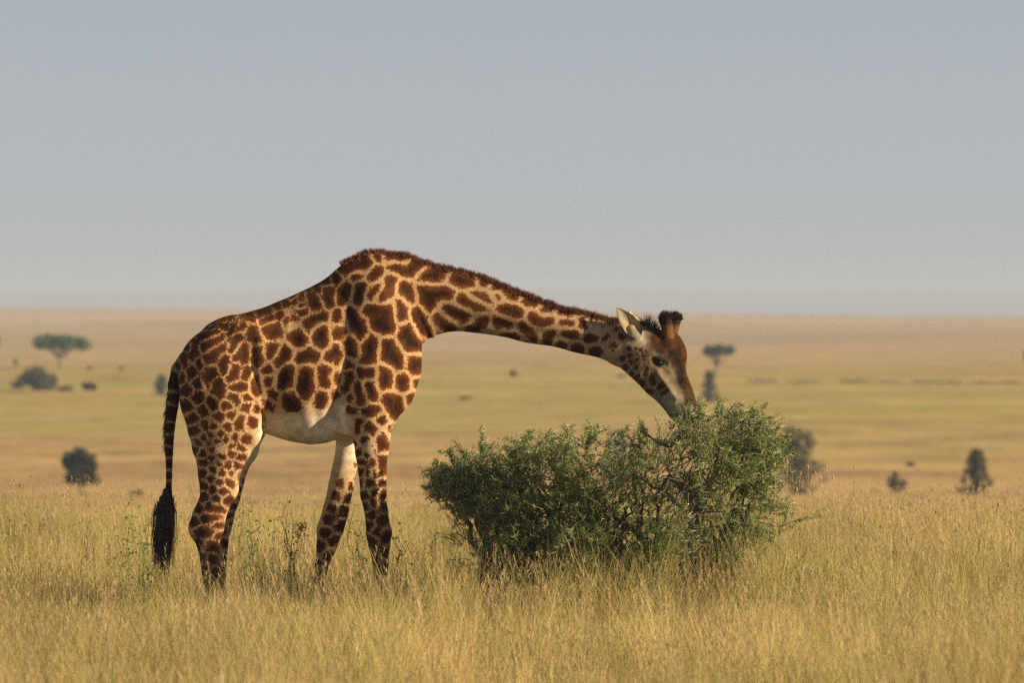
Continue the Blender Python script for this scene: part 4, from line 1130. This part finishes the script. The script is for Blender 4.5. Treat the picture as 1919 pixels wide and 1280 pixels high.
GREENS = {'green': (0.065, 0.125, 0.024), 'dark': (0.035, 0.046, 0.014), 'olive': (0.082, 0.084, 0.033), 'grey': (0.12, 0.11, 0.08), 'pale': (0.20, 0.18, 0.09)}
def valley_tree(name, label, cat, px, base, w, h, kind, tone, group=None, lean=0.0):
    X, Y, Z, s = place(px, base)
    w, h = w / s, h / s
    root = tag(empty(name, (X, Y, Z - .05)), label, cat, group)
    rl = np.random.default_rng(int(abs(px) * 7 + base))
    tb = Tubes(6)
    blobs = []
    if kind == 'umbrella':
        ct = h * .60
        nb = 16
        for k in range(nb):
            a, r = rl.uniform(0, 2 * math.pi), math.sqrt(rl.random()) * .42 * w
            blobs.append((r * math.cos(a) + lean * w, r * math.sin(a), ct + h * rl.uniform(.02, .15) + (1 - (r / (.5 * w)) ** 2) * h * .16, w * rl.uniform(.10, .17), w * rl.uniform(.10, .17), h * rl.uniform(.12, .20)))
        fork = np.array([lean * w * .2, 0, h * .30])
        tb.add(crooked((0, 0, -.1), fork, 5, .08), np.linspace(.035, .026, 5) * h)
        for b in blobs:
            tb.add(crooked(fork, b[:3], 6, .12), np.linspace(.017, .005, 6) * h)
        n = 5200
    elif kind == 'round':
        for k in range(22):
            a = rl.uniform(0, 2 * math.pi); r = math.sqrt(rl.random()) * .36 * w
            zt = h * (.86 - .5 * (r / (.42 * w)) ** 2) * rl.uniform(.25, 1)
            blobs.append((r * math.cos(a), r * math.sin(a), zt, w * .17, w * .17, h * .17))
        for k in range(9):
            b = blobs[k]
            tb.add(crooked((rl.normal(0, .05) * w, rl.normal(0, .05) * w, -.1), b[:3], 6, .12), np.linspace(.025, .006, 6) * h)
        n = 4600
    elif kind == 'tree':
        for k in range(46):
            a = rl.uniform(0, 2 * math.pi); r = math.sqrt(rl.random()) * .36 * w
            blobs.append((r * math.cos(a), r * math.sin(a), h * (.30 + .58 * rl.random() * (1 - .4 * (r / (.4 * w)) ** 2)), w * .14, w * .14, h * .095))
        fork = np.array([.02 * w, 0, h * .24])
        tb.add(crooked((.04 * w, 0, -.1), fork, 5, .06), np.linspace(.045, .032, 5) * h)
        for b in blobs[:12]:
            tb.add(crooked(fork, b[:3], 6, .12), np.linspace(.02, .005, 6) * h)
        n = 5200
    else:  # upright, ragged pyramid of open branches
        for k in range(76):
            t = rl.random() ** .8
            r = math.sqrt(rl.random()) * .44 * w * (1.05 - .78 * t)
            a = rl.uniform(0, 2 * math.pi)
            blobs.append((r * math.cos(a) + lean * w * t, r * math.sin(a), h * (.07 + .86 * t), w * .085, w * .085, h * .06))
        for b in blobs:
            tb.add(crooked((rl.normal(0, .03) * w, rl.normal(0, .03) * w, -.1), b[:3], 6, .10), np.linspace(.012, .003, 6) * h)
        n = 3200
    tb.build('trunk', M_BARK, root)
    size = max(w, h)
    c = clump_crown(blobs, n, .03, rl)
    v, f = quads(c, rl.uniform(.014, .034, n) * size, aspect=.6)
    g = np.array([GREENS[tone]]) * rl.uniform(.65, 1.35, (n, 1))
    o = make_mesh('crown', v, [f], M_FARLEAF, root, attrs={'tint': ('FLOAT_COLOR', np.repeat(g, 4, 0))})
    return root

valley_tree('acacia_tree', 'flat topped green acacia tree with bare forked trunk, above the round bush', 'tree', 112, 691, 122, 64, 'umbrella', 'green')
valley_tree('round_shrub', 'large domed olive bush just below the flat topped acacia', 'bush', 66, 733, 92, 50, 'round', 'olive')
valley_tree('low_shrub', 'flat low scrub between the domed olive bush and the small dark one', 'bush', 124, 733, 38, 12, 'round', 'olive')
valley_tree('small_shrub', 'small dark green bush to the right of the domed olive bush', 'bush', 166, 733, 36, 23, 'round', 'dark')
valley_tree('feathery_shrub', 'feathery grey green bush behind the base of the giraffe tail', 'bush', 302, 742, 42, 44, 'upright', 'olive')
valley_tree('dark_tree', 'dark bushy little tree with short trunk left of the giraffe tail tuft', 'tree', 150, 932, 84, 104, 'tree', 'dark')
valley_tree('distant_shrub', 'lone small dark bush on the plain beneath the giraffe neck', 'bush', 962, 706, 18, 18, 'round', 'dark')
valley_tree('umbrella_tree', 'hazy grey umbrella thorn tree to the right of the giraffe forehead', 'tree', 1342, 702, 72, 56, 'umbrella', 'dark', lean=.06)
valley_tree('open_shrub', 'loose open branched shrub just right of the giraffe muzzle', 'bush', 1329, 754, 52, 62, 'upright', 'olive')
valley_tree('tall_shrub', 'tall ragged grey green shrub behind the right end of the thorn bush', 'bush', 1500, 927, 150, 132, 'upright', 'pale', lean=-.05)
valley_tree('grey_shrub', 'small round grey shrub between the thorn bush and the conical tree', 'bush', 1682, 922, 46, 46, 'round', 'grey')
valley_tree('green_sprig', 'tiny green shrub just above and right of the round grey shrub', 'bush', 1706, 874, 20, 11, 'round', 'olive')
valley_tree('conical_tree', 'dark conical little tree near the right edge of the plain', 'tree', 1830, 926, 80, 90, 'upright', 'olive')
valley_tree('hidden_shrub', 'dark blurred shrub behind the bare twigs at the left end of the thorn bush', 'bush', 826, 926, 66, 40, 'round', 'olive')
valley_tree('peeking_shrub', 'grey green shrub top peeking over the middle of the thorn bush', 'bush', 1158, 915, 84, 112, 'upright', 'grey')
valley_tree('edge_tree', 'sliver of a far acacia crown cut by the left photo edge', 'tree', -16, 678, 42, 50, 'umbrella', 'green')
valley_tree('edge_tree', 'sliver of a far dark tree cut by the right photo edge', 'tree', 1936, 684, 44, 34, 'tree', 'dark')
for px, base, w, h, lab in [(29, 684, 12, 14, 'thin grey sapling left of the flat topped acacia'), (168, 693, 12, 8, 'tiny shrub right of the flat topped acacia trunk'), (227, 694, 12, 7, 'tiny shrub halfway between flat topped acacia and giraffe rump'),
                            (872, 749, 28, 9, 'low dark scrub patch on the plain beneath the middle of the neck'), (255, 928, 36, 13, 'low dark scrub just left of the tail tuft on the crest'), (1166, 708, 22, 6, 'low faint scrub just left of the giraffe throat')]:
    valley_tree('distant_scrub', lab, 'bush', px, base, w, h, 'round', 'olive')
for k, (px, w) in enumerate([(1432, 60), (1508, 74), (1602, 66), (1668, 52), (1742, 80), (1784, 44), (1846, 58), (1890, 50)]):
    valley_tree('line_scrub', 'low scrub in the far dark line right of the umbrella tree, %s from left' % ['first', 'second', 'third', 'fourth', 'fifth', 'sixth', 'seventh', 'eighth'][k], 'bush', px, 715 + k * .4, w, [3.4, 2.4, 4, 2.6, 2.4, 4, 2.6, 3.4][k], 'round', 'grey', 'scrub strung along the far line')

# ------------------------------------------------------------------ weeds and single stalks standing in the grass
def leafy_weed(px, py_top, y, h, spread, label, n_stem=4, name='leafy_weed'):
    bx = (px - 959.5) / F_PX * (y + DIST); bz = float(ground_z(bx, y))
    root = tag(empty(name, (bx, y, bz)), label, 'weed', 'green weeds in the grass')
    top = CAM_Z - (py_top - HORIZON) / F_PX * (y + DIST) - bz
    st = Tubes(4); cs, us = [], []
    for k in range(n_stem):
        e = np.array([rng.normal(0, spread), rng.normal(0, spread), top * (1 if k == 0 else rng.uniform(.6, .95))])
        p = crooked((0, 0, -.02), e, 9, .10)
        st.add(p, np.linspace(.0045, .0018, 9))
        for q in p[3:]:
            m = rng.integers(3, 7)
            cs.append(q + rng.normal(0, .022, (m, 3)))
    st.build('stem', M_STEM, root)
    c = np.concatenate(cs)
    v, f = quads(c, rng.uniform(.009, .021, len(c)), aspect=.55)
    g = np.array([[0.19, 0.29, 0.06]]) * rng.uniform(.7, 1.3, (len(c), 1))
    make_mesh('leaves', v, [f], M_LEAF, root, attrs={'tint': ('FLOAT_COLOR', np.repeat(g, 4, 0))})['kind'] = 'stuff'

M_STEM = rough_material('green stem', (0.12, 0.13, 0.04), (0.22, 0.20, 0.07), 30)
M_DEAD = rough_material('dead stalk', (0.07, 0.04, 0.02), (0.16, 0.09, 0.04), 40)
M_STRAWSTEM = rough_material('straw stem', (0.40, 0.29, 0.12), (0.55, 0.41, 0.19), 30)
M_SEED = rough_material('seed head', (0.42, 0.26, 0.11), (0.58, 0.40, 0.20), 60)
M_DARKSEED = rough_material('dark seed head', (0.06, 0.035, 0.02), (0.12, 0.07, 0.04), 60)
leafy_weed(252, 936, -1.2, .7, .06, 'tallest green leafy weed left of the tail tuft')
leafy_weed(222, 962, -1.6, .7, .07, 'bushy green weed farther left of the tail tuft')
leafy_weed(272, 952, -.6, .7, .05, 'thin green weed right against the tail tuft')
leafy_weed(465, 945, -.9, .7, .05, 'green weed close to the right of the hind legs')
leafy_weed(496, 972, -1.0, .7, .09, 'wide green weed between hind and front legs, nearer the hind legs', 6)
leafy_weed(548, 926, -.3, .7, .05, 'tall slender green weed between hind and front legs')
leafy_weed(672, 948, .9, .7, .04, 'green sprig seen between the two front legs')
leafy_weed(748, 990, -.5, .7, .06, 'small green weed just right of the front legs')
leafy_weed(1500, 1035, -1.0, .6, .1, 'broad green weed in the grass below the right end of the bush', 6)

def stalk(name, label, px0, py0, px1, py1, y, head, mat_s, mat_h, group, r=.0024, headlen=.045, headr=.006):
    k = (y + DIST) / F_PX
    a = np.array([(px0 - 959.5) * k, y, 0]); a[2] = ground_z(a[0], y) - .02 if py0 is None else CAM_Z - (py0 - HORIZON) * k
    b = np.array([(px1 - 959.5) * k, y + rng.normal(0, .03), CAM_Z - (py1 - HORIZON) * k])
    root = tag(empty(name, a), label, 'grass stalk', group)
    t = Tubes(4); p = crooked(a, b, 9, .02)
    t.add(p, np.linspace(r, r * .55, 9)); t.build('stem', mat_s, root, a)
    if head:
        d = (p[-1] - p[-3]); d /= np.linalg.norm(d)
        h = Tubes(7)
        q = p[-1] + d * np.linspace(-.005, headlen, 7)[:, None]
        h.add(q, headr * np.array([.15, .7, 1, 1, .85, .55, .1])); h.build('seed_head', mat_h, root, a)
ordn = ['leftmost', 'second', 'third', 'fourth', 'fifth', 'sixth', 'seventh', 'eighth', 'ninth', 'tenth']
for k, (x0, x1, y1) in enumerate([(1462, 1452, 876), (1470, 1476, 870), (1455, 1500, 892), (1488, 1493, 922), (1514, 1514, 880), (1560, 1529, 892), (1575, 1538, 900), (1598, 1549, 878), (1582, 1562, 900), (1592, 1601, 880)]):
    stalk('grass_stalk', 'golden grass stalk with pale seed head right of the thorn bush, %s of the ten' % ordn[k], x0, None, x1, y1, rng.uniform(-1.3, -.3), True, M_STRAWSTEM, M_SEED, 'seeding stalks beside the bush')
for k, (x1, y1) in enumerate([(1690, 956), (1753, 962), (1614, 988), (1650, 990), (1792, 998), (1870, 948), (1868, 960), (1876, 972), (1896, 964), (1805, 940)]):
    stalk('dark_seed_stalk', 'thin stalk with small dark seed head in the right hand grass, %s of ten' % ordn[k], x1 + rng.normal(0, 10), None, x1, y1, rng.uniform(-1, 4), True, M_STRAWSTEM, M_DARKSEED, 'dark seed heads on the right', .0014, .03, .005)
for k, (x1, y1) in enumerate([(18, 978), (36, 912), (58, 895), (71, 952), (118, 930), (180, 960), (206, 957)]):
    stalk('dark_seed_stalk', 'thin stalk with small dark seed head in the left hand grass, %s of seven' % ordn[k], x1 + rng.normal(0, 10), None, x1, y1, rng.uniform(-1, 3), True, M_STRAWSTEM, M_DARKSEED, 'dark seed heads on the left', .0014, .02, .0045)
stalk('straw_stalk', 'long pale straw stalk leaning across the grass between hind and front legs', 530, 1150, 466, 960, -1.6, False, M_STRAWSTEM, None, None, .004)
stalk('bent_straw_stalk', 'short pale straw stalk crossing the long leaning one between the legs', 460, 1072, 508, 1026, -1.5, False, M_STRAWSTEM, None, None, .003)
# dead brown flower stalk
def dead_plant():
    y = -1.1; k = (y + DIST) / F_PX
    pt = lambda a, b: np.array([(a - 959.5) * k, y, CAM_Z - (b - HORIZON) * k])
    a = pt(546, 1085); a[2] = ground_z(a[0], y)
    root = tag(empty('dead_flower_stalk', a), 'dead brown flower stalk standing left of the far front leg', 'weed')
    t = Tubes(5); p = np.concatenate([crooked(a, pt(552, 1050), 5, .05), crooked(pt(552, 1050), pt(566, 984), 7, .05)[1:]])
    t.add(p, np.linspace(.006, .003, len(p))); t.build('stem', M_DEAD, root, a)
    c = np.concatenate([p[i] + rng.normal(0, s, (m, 3)) for i, s, m in ((3, .012, 14), (5, .014, 18), (7, .014, 22), (8, .02, 40), (9, .024, 70), (10, .02, 50))])
    v, f = quads(c, rng.uniform(.006, .015, len(c)), aspect=.6)
    g = np.where(rng.random((len(c), 1)) < .4, [[0.26, 0.19, 0.06]], [[0.12, 0.07, 0.035]]) * rng.uniform(.7, 1.3, (len(c), 1))
    make_mesh('dry_flowers', v - a, [f], M_LEAF, root, attrs={'tint': ('FLOAT_COLOR', np.repeat(g, 4, 0))})['kind'] = 'stuff'
dead_plant()
